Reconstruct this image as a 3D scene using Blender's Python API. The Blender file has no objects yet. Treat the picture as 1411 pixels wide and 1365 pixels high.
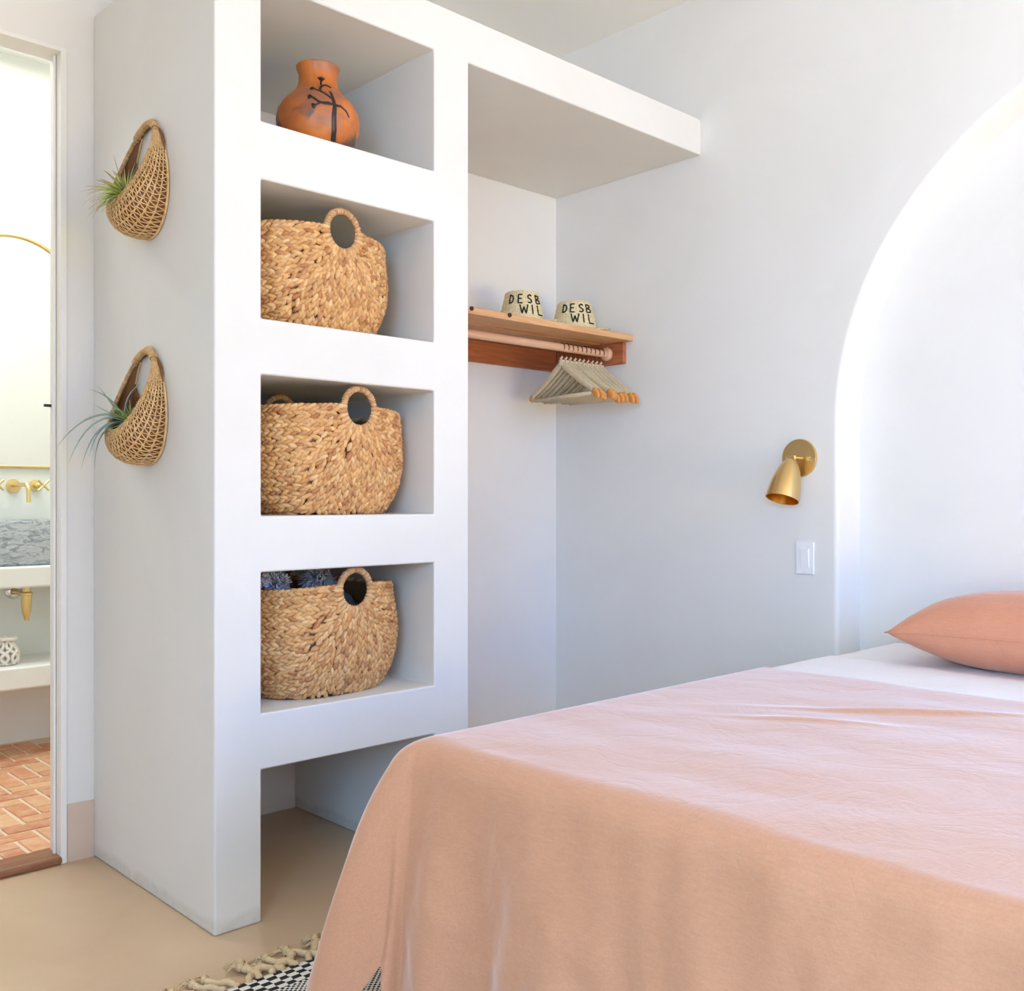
import bpy, bmesh, math, random
from mathutils import Vector, Matrix, noise
PI = math.pi
random.seed(7)
SC = bpy.context.scene
COL = SC.collection

# ------------------------------------------------------------------ helpers
def sr(r, g, b):
    f = lambda c: (c/255/12.92) if c/255 <= .04045 else ((c/255+.055)/1.055)**2.4
    return (f(r), f(g), f(b), 1)

class MB:
    def __init__(s): s.v = []; s.f = []; s.m = []
    def add(s, vs, fs, mi=0):
        n = len(s.v); s.v += [tuple(v) for v in vs]
        s.f += [tuple(i+n for i in f) for f in fs]; s.m += [mi]*len(fs)
    def box(s, x0, x1, y0, y1, z0, z1, mi=0):
        vs = [(x, y, z) for z in (z0, z1) for y in (y0, y1) for x in (x0, x1)]
        s.add(vs, [(0,2,3,1),(4,5,7,6),(0,1,5,4),(2,6,7,3),(0,4,6,2),(1,3,7,5)], mi)
    def tube(s, pts, rad, n=8, mi=0, closed=False, cap=True, flat=1.0, up=None):
        pts = [Vector(p) for p in pts]; N = len(pts)
        if not callable(rad) and not isinstance(rad, (list, tuple)): rad = [rad]*N
        elif callable(rad): rad = [rad(i/(max(1, N-1))) for i in range(N)]
        vs = []; pu = None
        for i, p in enumerate(pts):
            a = pts[(i-1) % N] if (closed or i > 0) else p
            b = pts[(i+1) % N] if (closed or i < N-1) else p
            t = (b-a).normalized() if (b-a).length > 1e-9 else Vector((0,0,1))
            if up is not None: u = Vector(up)
            elif pu is None: u = Vector((0,0,1)) if abs(t.z) < .9 else Vector((1,0,0))
            else: u = pu
            u = (u - t*u.dot(t))
            u = u.normalized() if u.length > 1e-6 else t.orthogonal().normalized()
            pu = u; w = t.cross(u)
            for k in range(n):
                an = 2*PI*k/n
                vs.append(p + (u*math.sin(an)*flat + w*math.cos(an))*rad[i])
        fs = []
        for i in range(N if closed else N-1):
            j = (i+1) % N
            for k in range(n):
                k2 = (k+1) % n
                fs.append((i*n+k, i*n+k2, j*n+k2, j*n+k))
        if cap and not closed:
            fs.append(tuple(range(n-1, -1, -1))); fs.append(tuple((N-1)*n+k for k in range(n)))
        s.add(vs, fs, mi)
    def lathe(s, prof, n=48, mi=0, M=None, capb=False, capt=False):
        vs = []
        for r, z in prof:
            for k in range(n):
                a = 2*PI*k/n; v = Vector((r*math.cos(a), r*math.sin(a), z))
                vs.append(M @ v if M else v)
        fs = []
        for i in range(len(prof)-1):
            for k in range(n):
                k2 = (k+1) % n
                fs.append((i*n+k, i*n+k2, (i+1)*n+k2, (i+1)*n+k))
        if capb: fs.append(tuple(range(n-1, -1, -1)))
        if capt: fs.append(tuple((len(prof)-1)*n+k for k in range(n)))
        s.add(vs, fs, mi)
    def build(s, name, mats, parent=None, smooth=True, loc=None, auto=None, bevel=0, seg=3, wn=False):
        me = bpy.data.meshes.new(name); me.from_pydata(s.v, [], s.f)
        if not isinstance(mats, (list, tuple)): mats = [mats]
        for m in mats: me.materials.append(m)
        me.polygons.foreach_set('material_index', s.m)
        me.polygons.foreach_set('use_smooth', [smooth]*len(me.polygons))
        me.update()
        bm = bmesh.new(); bm.from_mesh(me); bmesh.ops.recalc_face_normals(bm, faces=bm.faces); bm.to_mesh(me); bm.free()
        if auto is not None:
            me.set_sharp_from_angle(angle=math.radians(auto))
        o = bpy.data.objects.new(name, me); COL.objects.link(o)
        if loc: o.location = loc
        if parent: o.parent = parent
        if bevel:
            b = o.modifiers.new('bevel', 'BEVEL'); b.width = bevel; b.segments = seg; b.limit_method = 'ANGLE'; b.angle_limit = .6
            b.harden_normals = smooth
        return o

def tag(o, label=None, cat=None, group=None, kind=None):
    if label: o['label'] = label
    if cat: o['category'] = cat
    if group: o['group'] = group
    if kind: o['kind'] = kind
    return o
def empty(name, loc, label, cat, group=None, rz=0):
    o = bpy.data.objects.new(name, None); COL.objects.link(o); o.location = loc; o.rotation_euler.z = rz
    o.empty_display_size = .05
    return tag(o, label, cat, group)
def struct(o): o['kind'] = 'structure'; return o

# ------------------------------------------------------------------ materials
class NT:
    def __init__(s, name):
        s.mat = bpy.data.materials.new(name); s.mat.use_nodes = True
        s.t = s.mat.node_tree; s.n = s.t.nodes; s.b = s.n['Principled BSDF']
        s.tc = s.n.new('ShaderNodeTexCoord')
    def node(s, typ, **kw):
        n = s.n.new(typ)
        for k, v in kw.items():
            if k.startswith('i_'): n.inputs[k[2:].replace('_', ' ')].default_value = v
            else: setattr(n, k, v)
        return n
    def link(s, a, b): s.t.links.new(a, b)
    def mapping(s, scale=(1,1,1), rot=(0,0,0), src='Object'):
        m = s.node('ShaderNodeMapping'); m.inputs['Scale'].default_value = scale; m.inputs['Rotation'].default_value = rot
        s.link(s.tc.outputs[src], m.inputs['Vector']); return m.outputs['Vector']
    def noise(s, scale, detail=4, rough=.5, vec=None, dist=0):
        n = s.node('ShaderNodeTexNoise'); n.inputs['Scale'].default_value = scale; n.inputs['Detail'].default_value = detail
        n.inputs['Roughness'].default_value = rough; n.inputs['Distortion'].default_value = dist
        s.link(vec if vec else s.tc.outputs['Object'], n.inputs['Vector']); return n.outputs['Fac']
    def ramp(s, fac, stops, interp='LINEAR'):
        r = s.node('ShaderNodeValToRGB'); cr = r.color_ramp; cr.interpolation = interp
        while len(cr.elements) < len(stops): cr.elements.new(.5)
        for e, (p, c) in zip(cr.elements, stops): e.position = p; e.color = c if len(c) == 4 else (*c, 1)
        s.link(fac, r.inputs['Fac']); return r.outputs['Color']
    def mix(s, fac, a, b, mode='MIX'):
        m = s.node('ShaderNodeMix', data_type='RGBA', blend_type=mode)
        for sock, v in ((m.inputs[0], fac), (m.inputs[6], a), (m.inputs[7], b)):
            if hasattr(v, 'links'): s.link(v, sock)
            else: sock.default_value = v
        return m.outputs[2]
    def math(s, op, a, b=0, c=None):
        m = s.node('ShaderNodeMath', operation=op)
        for sock, v in zip(m.inputs, (a, b) if c is None else (a, b, c)):
            if hasattr(v, 'links'): s.link(v, sock)
            else: sock.default_value = v
        return m.outputs[0]
    def bump(s, h, strength=.3, dist=.01, prev=None):
        b = s.node('ShaderNodeBump'); b.inputs['Strength'].default_value = strength; b.inputs['Distance'].default_value = dist
        s.link(h, b.inputs['Height'])
        if prev: s.link(prev, b.inputs['Normal'])
        s.link(b.outputs['Normal'], s.b.inputs['Normal']); return b.outputs['Normal']
    def set(s, **kw):
        for k, v in kw.items():
            sock = s.b.inputs[k.replace('_', ' ')]
            if hasattr(v, 'links'): s.link(v, sock)
            else: sock.default_value = v
        return s.mat

def m_plaster(name, c1, c2, rough=.75, base_dirt=False):
    t = NT(name)
    n1 = t.noise(1.3, 5, .6, dist=.6); n2 = t.noise(9, 5, .65)
    col = t.mix(t.ramp(n1, [(.35, (0,0,0)), (.65, (1,1,1))]), c1, c2)
    if base_dirt:   # worn, scuffed foot of the plaster
        sp = t.node('ShaderNodeSeparateXYZ'); t.link(t.tc.outputs['Object'], sp.inputs[0])
        h = t.math('ADD', sp.outputs['Z'], t.math('MULTIPLY', t.noise(14, 5, .7), -.05))
        f = t.ramp(h, [(.0, (1,1,1)), (.018, (0,0,0))])
        sp2 = t.ramp(t.noise(40, 4, .7), [(.3, (.3,.3,.3)), (.6, (1,1,1))])
        col = t.mix(t.math('MULTIPLY', f, t.math('MULTIPLY', sp2, .38)), col, sr(178,172,162))
    nb = t.bump(n1, .25, .02); t.bump(n2, .18, .006, nb)
    return t.set(Base_Color=col, Roughness=rough)

M = {}
M['plaster'] = m_plaster('plaster', sr(226,225,222), sr(220,219,215), .7, True)
M['wall'] = m_plaster('wall_plaster', sr(233,231,228), sr(227,225,221), .8)
M['ceil'] = m_plaster('ceiling_paint', sr(238,237,235), sr(235,234,232), .85)
M['bathwall'] = m_plaster('bathroom_plaster', sr(236,238,234), sr(228,231,225), .7)
t = NT('painted_trim'); M['trim'] = t.set(Base_Color=sr(236,234,229), Roughness=.45)
t = NT('tan_paint'); M['tan'] = t.set(Base_Color=sr(213,190,170), Roughness=.6)

t = NT('polished_concrete')
n = t.noise(1.6, 6, .6, dist=1.0)
t.bump(t.noise(30, 4), .03, .004)
M['floor'] = t.set(Base_Color=t.mix(t.ramp(n, [(.3,(0,0,0)),(.7,(1,1,1))]), sr(206,178,146), sr(194,165,132)),
                   Roughness=t.ramp(t.noise(3, 4), [(.3,(.30,.30,.30)),(.7,(.42,.42,.42))]))

t = NT('terracotta_brick')
g = t.node('ShaderNodeNewGeometry')
c = t.ramp(g.outputs['Random Per Island'], [(0, sr(196,128,94)), (.35, sr(214,154,114)), (.6, sr(204,140,104)), (.8, sr(222,178,134)), (1, sr(184,112,82))])
c = t.mix(t.ramp(t.noise(18, 5, .7), [(.4,(0,0,0)),(.75,(.6,.6,.6))]), c, sr(232,204,172))
t.bump(t.noise(30, 5, .7), .3, .004)
M['brick'] = t.set(Base_Color=c, Roughness=.7)
t = NT('grout'); M['grout'] = t.set(Base_Color=sr(226,205,182), Roughness=.9)

def m_wood(name, ca, cb, axis='X', rough=.5, scale=1.0):
    t = NT(name)
    sc = {'X': (1.2, 14, 14), 'Y': (14, 1.2, 14), 'Z': (14, 14, 1.2)}[axis]
    v = t.mapping(tuple(k*scale for k in sc))
    n = t.noise(3.0, 6, .6, v, 1.2)
    w = t.noise(12, 4, .6, v)
    col = t.mix(t.ramp(n, [(.35,(0,0,0)),(.62,(1,1,1))]), ca, cb)
    col = t.mix(t.math('MULTIPLY', w, .25), col, cb)
    t.bump(w, .08, .002)
    return t.set(Base_Color=col, Roughness=rough)
M['pine'] = m_wood('pine', sr(208,156,108), sr(186,128,84), 'X', .5, 1.4)
M['pinefront'] = m_wood('pale_pine', sr(222,176,128), sr(204,150,102), 'X', .5, 1.4)
M['redwood'] = m_wood('red_pine', sr(190,118,74), sr(166,94,56), 'X')
M['redwoody'] = m_wood('red_pine_end', sr(190,118,74), sr(160,90,54), 'Y')
M['beech'] = m_wood('beech', sr(226,184,150), sr(212,164,128), 'X')
M['threshold'] = m_wood('walnut_threshold', sr(164,112,74), sr(126,82,54), 'X')
M['darkwood'] = m_wood('dark_wood', sr(74,38,26), sr(50,24,18), 'Z')
M['tip'] = m_wood('hanger_wood', sr(222,156,82), sr(206,136,66), 'Y', .35)
t = NT('knot'); M['knot'] = t.set(Base_Color=sr(70,38,24), Roughness=.8)

t = NT('brushed_brass'); nb = t.noise(60, 3, .6, t.mapping((1,1,14)))
t.bump(nb, .03, .001)
M['brass'] = t.set(Base_Color=sr(222,192,134), Metallic=1.0, Roughness=.3)
t = NT('brass_inside'); M['brass_in'] = t.set(Base_Color=sr(224,160,60), Metallic=1.0, Roughness=.35)
t = NT('bath_brass'); M['bbrass'] = t.set(Base_Color=sr(234,208,146), Metallic=1.0, Roughness=.28)
t = NT('chrome'); M['chrome'] = t.set(Base_Color=(.8,.8,.8,1), Metallic=1.0, Roughness=.12)
t = NT('hook_wire'); M['wire'] = t.set(Base_Color=sr(120,84,66), Metallic=1.0, Roughness=.35)
t = NT('mirror_glass'); M['mirror'] = t.set(Base_Color=(.95,.96,.95,1), Metallic=1.0, Roughness=.02)
t = NT('black_metal'); M['black'] = t.set(Base_Color=(.02,.02,.02,1), Roughness=.4)
t = NT('switch_plastic'); M['plastic'] = t.set(Base_Color=sr(240,240,242), Roughness=.3)

def m_weave(name, cols, rough=.55, bs=120):
    t = NT(name); g = t.node('ShaderNodeNewGeometry')
    k = len(cols)-1
    c = t.ramp(g.outputs['Random Per Island'], [(i/k, q) for i, q in enumerate(cols)])
    c = t.mix(t.math('MULTIPLY', t.ramp(t.noise(50, 4, .7), [(.42,(0,0,0)),(.7,(1,1,1))]), .38), c, sr(120,72,38))
    t.bump(t.noise(bs, 3, .6), .25, .002)
    return t.set(Base_Color=c, Roughness=rough)
M['hyacinth'] = m_weave('water_hyacinth', [sr(196,142,86), sr(224,178,118), sr(208,158,100), sr(232,192,138), sr(176,118,70), sr(216,168,112)])
M['hyacinth_shade'] = m_weave('water_hyacinth_shaded', [sr(110,72,42), sr(130,88,54)])  # hyacinth darkened to stand for shade inside the baskets
M['ringwrap'] = m_weave('handle_wrap', [sr(214,170,122), sr(190,140,92), sr(224,186,140), sr(200,152,104)])
M['rattan'] = m_weave('rattan', [sr(222,184,128), sr(206,160,100), sr(232,198,146), sr(214,170,112)], .4)
M['rattan_shade'] = m_weave('rattan_shaded', [sr(140,90,52), sr(120,74,42), sr(152,104,60)])  # rattan darkened to stand for shade inside the wall baskets
t = NT('hanger_cord'); v = t.mapping((1,60,60))
w = t.node('ShaderNodeTexWave'); w.bands_direction = 'Y'; w.inputs['Scale'].default_value = 55; w.inputs['Distortion'].default_value = 2.0
t.link(t.tc.outputs['Object'], w.inputs['Vector'])
t.bump(w.outputs['Fac'], .5, .003)
M['cord'] = t.set(Base_Color=t.mix(t.noise(70, 3), sr(222,208,176), sr(192,174,140)), Roughness=.85)
t = NT('rug_cord'); t.bump(t.noise(260, 3), .6, .003)
M['fringe'] = t.set(Base_Color=t.mix(t.noise(60, 3), sr(222,198,158), sr(198,170,130)), Roughness=.95)

def m_fabric(name, c1, c2, sheen=.0, tint=(1,1,1,1), wr=.2, ws=300, weave=.12):
    t = NT(name)
    a = t.noise(1, 3, .6, t.mapping((ws, ws*.12, ws))); b = t.noise(1, 3, .6, t.mapping((ws*.12, ws, ws)))
    th = t.math('ADD', a, b)
    big = t.noise(5, 5, .6, dist=.8)
    col = t.mix(t.ramp(t.math('MULTIPLY', th, .5), [(.35,(0,0,0)),(.65,(1,1,1))]), c1, c2)
    n1 = t.bump(t.noise(6, 5, .6, t.mapping((1,.8,1), (0,0,.6)), .8), wr, .03)
    cr_ = t.math('ABSOLUTE', t.math('SUBTRACT', t.noise(3.2, 4, .55, t.mapping((1.3,1.3,.8), (.3,.1,.5)), 1.6), .5))
    n2 = t.bump(t.ramp(cr_, [(0,(0,0,0)),(.05,(1,1,1))]), wr*.9, .0045, n1)
    t.bump(th, weave, .002, n2)
    return t.set(Base_Color=col, Roughness=.9, Sheen_Weight=sheen, Sheen_Roughness=.4, Sheen_Tint=tint)
M['spread'] = m_fabric('blush_linen', sr(206,153,119), sr(197,143,108), .8, (1,.97,.95,1), .09)
M['pillow'] = m_fabric('terracotta_linen', sr(214,148,116), sr(204,138,106), .3, (1,.9,.85,1), .15)
M['sheet'] = m_fabric('white_cotton', sr(240,240,245), sr(234,234,240), 0, (1,1,1,1), .12)
M['mattress'] = m_fabric('mattress_ticking', sr(225,222,216), sr(218,214,208), 0, (1,1,1,1), .05)
t = NT('blue_grey_knit')
w = t.node('ShaderNodeTexWave'); w.inputs['Scale'].default_value = 60; w.inputs['Distortion'].default_value = 1.5; t.link(t.tc.outputs['Object'], w.inputs['Vector'])
t.bump(w.outputs['Fac'], .7, .004)
M['knit'] = t.set(Base_Color=t.mix(w.outputs['Fac'], sr(96,108,128), sr(150,162,182)), Roughness=.95)
t = NT('tassel_yarn'); M['yarn'] = t.set(Base_Color=t.mix(t.ramp(t.noise(40,2),[(.4,(0,0,0)),(.6,(1,1,1))]), sr(206,210,230), sr(158,148,140)), Roughness=.95)

t = NT('fired_clay')
n1 = t.noise(7, 4, .55, dist=.9); n2 = t.noise(5, 3, .5, t.mapping((1,1,1.4), (1,2,3)), .8)
c = t.ramp(n1, [(.3, sr(170,88,38)), (.5, sr(196,112,48)), (.7, sr(208,132,70))])
c = t.mix(t.ramp(n2, [(.46,(0,0,0)),(.6,(.8,.8,.8))]), c, sr(146,96,74))
sp = t.node('ShaderNodeSeparateXYZ'); t.link(t.tc.outputs['Object'], sp.inputs[0])
low = t.ramp(sp.outputs['Z'], [(.09,(1,1,1)),(.15,(0,0,0))])
c = t.mix(t.math('MULTIPLY', t.ramp(t.noise(11, 3, .5, t.mapping((1,1,1), (4,1,2)), .6), [(.5,(0,0,0)),(.58,(1,1,1))]), low), c, sr(92,78,66))
t.bump(t.noise(40, 3), .06, .003)
M['clay'] = t.set(Base_Color=c, Roughness=.38)
t = NT('dark_slip'); M['slip'] = t.set(Base_Color=sr(36,18,12), Roughness=.4)

t = NT('plaited_straw')
w = t.node('ShaderNodeTexWave'); w.bands_direction = 'Z'; w.inputs['Scale'].default_value = 34; w.inputs['Distortion'].default_value = 1.2
t.link(t.tc.outputs['Object'], w.inputs['Vector'])
n = t.noise(170, 3, .7)
n1 = t.bump(w.outputs['Fac'], .6, .004); t.bump(n, .7, .003, n1)
M['straw'] = t.set(Base_Color=t.mix(t.ramp(n, [(.35,(0,0,0)),(.65,(1,1,1))]), sr(214,194,140), sr(244,232,194)), Roughness=.7)
t = NT('black_yarn'); M['byarn'] = t.set(Base_Color=(.012,.01,.01,1), Roughness=.85)

t = NT('grey_marble')
v = t.mapping((1.0, 1.0, 3.0), (.2, .5, .3))
n = t.noise(14, 8, .72, v, 1.4)
M['marble'] = t.set(Base_Color=t.ramp(n, [(.3, sr(96,106,114)), (.45, sr(146,156,163)), (.55, sr(190,196,199)), (.7, sr(124,134,142))]), Roughness=.55)
t = NT('white_ceramic'); M['ceramic'] = t.set(Base_Color=sr(238,234,224), Roughness=.5)

def m_leaf(name, base, tip, tipmix=.75):
    t = NT(name)
    a = t.node('ShaderNodeAttribute'); a.attribute_name = 'along'
    c = t.ramp(a.outputs['Fac'], [(0, base), (tipmix, base), (1, tip)])
    c = t.mix(t.math('MULTIPLY', t.noise(60, 3), .25), c, sr(210,225,200))
    return t.set(Base_Color=c, Roughness=.6, Subsurface_Weight=0)
M['leafgreen'] = m_leaf('air_plant_green', sr(190,206,92), sr(166,104,100), .5)
M['leafgrey'] = m_leaf('air_plant_grey', sr(112,134,126), sr(120,136,132), .7)
M['leaflime'] = m_leaf('air_plant_lime', sr(150,172,60), sr(170,180,96), .7)
t = NT('dry_moss'); t.bump(t.noise(120,4,.7), .9, .01)
M['moss'] = t.set(Base_Color=t.mix(t.noise(60,3), sr(64,40,26), sr(104,74,48)), Roughness=1)

t = NT('woven_rug')
# black and white weave: offset dashes in rows, finer rows inside
sp = t.node('ShaderNodeSeparateXYZ'); t.link(t.tc.outputs['Object'], sp.inputs[0])
def dashes(pitch, rowp, duty):
    row = t.math('FLOOR', t.math('DIVIDE', sp.outputs['Y'], rowp))
    ph = t.math('MULTIPLY', t.math('MODULO', t.math('ABSOLUTE', row), 2.0), .5)
    nz = t.math('MULTIPLY', t.noise(70, 2), .25)
    fr = t.math('FRACT', t.math('ADD', t.math('ADD', t.math('DIVIDE', sp.outputs['X'], pitch), ph), nz))
    return t.math('GREATER_THAN', fr, duty)
big = dashes(.044, .0150, .5); fine = dashes(.015, .0065, .45)
m = t.math('GREATER_THAN', sp.outputs['Y'], -.078)
c = t.mix(t.mix(m, fine, big), sr(28,26,26), sr(228,222,210))
t.bump(t.noise(260, 3), .8, .004)
M['rug'] = t.set(Base_Color=c, Roughness=.95)

# ------------------------------------------------------------------ room (metres; x along the shelf face, y into the niches)
F = 2.294                      # shelf face plane
X0, X1, X2, X3, X4 = 1.163, 1.2924, 1.8589, 1.9931, 3.1768
YB = 3.07                      # rear wall
ZB, B4, T4, B3, T3, B2, T2, B1, T1, HB, HT = .388, .5324, .893, 1.037, 1.3988, 1.5427, 1.8982, 2.0471, 2.405, 2.405, 2.542
ZC = 3.02
XL, YF = -2.0, -3.0            # left wall, front (window) wall
BY = 4.675                     # far bathroom wall
BF = .02                       # bathroom floor level

def vox(xs, ys, zs, solid):
    mb = MB(); idx = {}
    def vid(i, j, k):
        if (i,j,k) not in idx:
            idx[(i,j,k)] = len(mb.v); mb.v.append((xs[i], ys[j], zs[k]))
        return idx[(i,j,k)]
    nx, ny, nz = len(xs)-1, len(ys)-1, len(zs)-1
    S = lambda i,j,k: 0 <= i < nx and 0 <= j < ny and 0 <= k < nz and solid(i,j,k)
    for i in range(nx):
        for j in range(ny):
            for k in range(nz):
                if not S(i,j,k): continue
                if not S(i-1,j,k): mb.f.append((vid(i,j,k),vid(i,j,k+1),vid(i,j+1,k+1),vid(i,j+1,k)))
                if not S(i+1,j,k): mb.f.append((vid(i+1,j,k),vid(i+1,j+1,k),vid(i+1,j+1,k+1),vid(i+1,j,k+1)))
                if not S(i,j-1,k): mb.f.append((vid(i,j,k),vid(i+1,j,k),vid(i+1,j,k+1),vid(i,j,k+1)))
                if not S(i,j+1,k): mb.f.append((vid(i,j+1,k),vid(i,j+1,k+1),vid(i+1,j+1,k+1),vid(i+1,j+1,k)))
                if not S(i,j,k-1): mb.f.append((vid(i,j,k),vid(i,j+1,k),vid(i+1,j+1,k),vid(i+1,j,k)))
                if not S(i,j,k+1): mb.f.append((vid(i,j,k+1),vid(i+1,j,k+1),vid(i+1,j+1,k+1),vid(i,j+1,k+1)))
    mb.m = [0]*len(mb.f)
    return mb

# floor / ceiling
mb = MB(); mb.box(XL-.1, X4+.3, YF-.1, YB+.01, -.08, 0); struct(mb.build('floor', M['floor'], smooth=False))
mb = MB(); mb.box(XL-.1, X4+.3, YF-.1, BY+.1, ZC, ZC+.1); struct(mb.build('ceiling', M['ceil'], smooth=False))

# back wall with door opening
DX0, DX1, DZ = .18, 1.069, 2.405
WT = .085; L0 = .013
mbv = vox([XL-.1, DX0-L0, DX1+L0, X4+.3], [YB, YB+WT], [-.08, DZ+L0, ZC], lambda i,j,k: not (i == 1 and k == 0))
struct(mbv.build('wall_back', M['wall'], smooth=False))
# left wall, with an opening added for the side fill
mbv = vox([XL-.1, XL], [YF, -2.7, -.3, YB], [0, .5, 2.5, ZC], lambda i,j,k: not (j == 1 and k == 1))
struct(mbv.build('wall_left', M['wall'], smooth=False))
# front wall with a wide glazed-door opening (behind the viewer's right)
mbv = vox([XL-.1, .5, 3.05, X4+.3], [YF-.1, YF], [0, .05, 2.6, ZC], lambda i,j,k: not (i == 1 and k == 1))
struct(mbv.build('wall_front', M['wall'], smooth=False))
# right wall with a shallow arched alcove
AY1, AYC, AR, AZ, AD = 1.724, .62, 1.104, 1.335, .155
mb = MB(); arc = []
N = 48
for i in range(N+1):
    a = PI*i/N
    arc.append((AYC + AR*math.cos(a), AZ + AR*math.sin(a)))
prof = [(AYC+AR, 0), (AYC+AR, .66)] + arc + [(AYC-AR, .66), (AYC-AR, 0)]
x = X4
# strips outward of the arch up to the ceiling / sideways
def q(y0,z0,y1,z1,y2,z2,y3,z3,xx=x): mb.add([(xx,y0,z0),(xx,y1,z1),(xx,y2,z2),(xx,y3,z3)], [(0,1,2,3)])
re = .016
def q(y0,z0,y1,z1,y2,z2,y3,z3,xx=x): mb.add([(xx,y0,z0),(xx,y1,z1),(xx,y2,z2),(xx,y3,z3)], [(0,1,2,3)])
def off(o):   # opening outline pushed outwards by o
    out = [(AYC+AR+o, 0), (AYC+AR+o, .66)]
    for i in range(N+1):
        a = PI*i/N; out.append((AYC+(AR+o)*math.cos(a), AZ+(AR+o)*math.sin(a)))
    return out + [(AYC-AR-o, .66), (AYC-AR-o, 0)]
po = off(re)
q(YF,0, AYC-AR-re,0, AYC-AR-re,ZC, YF,ZC)
q(AYC+AR+re,0, YB,0, YB,ZC, AYC+AR+re,ZC)
for i in range(2, N+2):
    (y0,z0),(y1,z1) = po[i], po[i+1]
    q(y0,z0, y1,z1, y1,ZC, y0,ZC)
mb.add([(x+AD, y, z) for y, z in prof], [tuple(range(len(prof)))])
mb.add([(x+.3,YF,0),(x+.3,YB,0),(x+.3,YB,ZC),(x+.3,YF,ZC)], [(0,1,2,3)])
mb.add([(x,YF,0),(x+.3,YF,0),(x+.3,YF,ZC),(x,YF,ZC)], [(0,1,2,3)])
nflat = len(mb.f)
rows = []
for k in range(7):
    a = PI/2*k/6; rows.append((x + re*(1-math.cos(a)), off(re*(1-math.sin(a)))))
rows.append((x+AD, off(0)))
for (xa, pa), (xb, pb) in zip(rows[:-1], rows[1:]):
    for i in range(len(pa)-1):
        mb.add([(xa,*pa[i]),(xa,*pa[i+1]),(xb,*pb[i+1]),(xb,*pb[i])], [(0,1,2,3)])
me = bpy.data.meshes.new('wall_right'); me.from_pydata(mb.v, [], mb.f)
for p in me.polygons: p.use_smooth = p.index >= nflat
bm = bmesh.new(); bm.from_mesh(me)
sm_v = [v for f in bm.faces if f.smooth for v in f.verts]
bmesh.ops.remove_doubles(bm, verts=list(set(sm_v)), dist=1e-5); bm.to_mesh(me); bm.free()
me.materials.append(M['wall']); o = bpy.data.objects.new('wall_right', me); COL.objects.link(o); struct(o)

# tan painted skirting on the back wall beside the door
mb = MB(); mb.box(1.085, X0, YB-.003, YB, 0, .172); struct(mb.build('baseboard_back', M['tan'], smooth=False))

# door frame (lip + jambs) with latch strike
mb = MB()
L = .014
mb.box(DX1-.004, DX1+L, YB-.006, YB+WT, 0, DZ+L); mb.box(DX0-L, DX0, YB-.006, YB+WT, 0, DZ+L); mb.box(DX0, DX1, YB-.006, YB+WT, DZ, DZ+L)
mb.box(DX1-.012, DX1-.005, YB+.03, YB+.045, 0, DZ-.001)
o = mb.build('door_1', M['trim'], smooth=False, bevel=.002, seg=2); struct(o)
mb = MB(); mb.box(DX1-.024, DX1-.003, YB+WT-.012, YB+WT-.004, 1.358, 1.366); mb.build('latch_strike', M['black'], parent=o, smooth=False)
# wooden threshold
mb = MB(); mb.box(DX0, DX1, YB-.012, YB+WT+.01, 0, .024); struct(mb.build('trim_1', M['threshold'], smooth=False, bevel=.008))

# bathroom shell
BXL, BXR, BZ = -1.4, 2.4, ZC
mb = MB(); mb.box(BXL, BXR, YB+WT, BY+.1, -.06, BF-.004); struct(mb.build('floor_bathroom', M['grout'], smooth=False))
mb = MB(); mb.box(BXL-.1, BXR+.1, BY, BY+.1, -.06, ZC); struct(mb.build('wall_bathroom_back', M['bathwall'], smooth=False))
mb = MB(); mb.box(BXR, BXR+.1, YB+WT, BY, -.06, ZC); struct(mb.build('wall_bathroom_right', M['bathwall'], smooth=False))
mbv = vox([BXL-.1, BXL], [YB+WT, 3.4, 4.5, BY], [-.06, .9, 2.5, ZC], lambda i,j,k: not (j == 1 and k == 1))
struct(mbv.build('wall_bathroom_left', M['bathwall'], smooth=False))
# herringbone bricks
mb = MB(); w_, l_, g_ = .078, .156, .007
def brick(x0, y0, lx, ly):
    e_ = YB+WT+.011
    if y0 < e_: ly -= e_-y0; y0 = e_
    if ly < .02 or x0 < .0 or x0+lx > 2.2 or y0+ly > BY: return
    x0 += g_/2; y0 += g_/2; lx -= g_; ly -= g_
    j = lambda: random.uniform(-.0015, .0015)
    e = .004; z0, z1 = BF-.01, BF + j()
    vs = [(x0,y0,z0),(x0+lx,y0,z0),(x0+lx,y0+ly,z0),(x0,y0+ly,z0),
          (x0+e+j(),y0+e+j(),z1),(x0+lx-e+j(),y0+e+j(),z1),(x0+lx-e+j(),y0+ly-e+j(),z1),(x0+e+j(),y0+ly-e+j(),z1)]
    mb.add(vs, [(4,5,6,7),(0,1,5,4),(1,2,6,5),(2,3,7,6),(3,0,4,7)])
for k in range(-36, 70):
    for m in range(-46, 70):
        bx = k*w_ + m*2*w_; by = k*w_ - m*2*w_
        # herringbone lattice: steps (w,w) and (2w,-2w)
        brick(bx, by+3, l_, w_); brick(bx+0*w_-0, by+3+w_, w_, l_) if False else brick(bx - w_, by+3, w_, l_)
o = mb.build('floor_bathroom_brick', M['brick'], smooth=False); struct(o)

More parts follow.
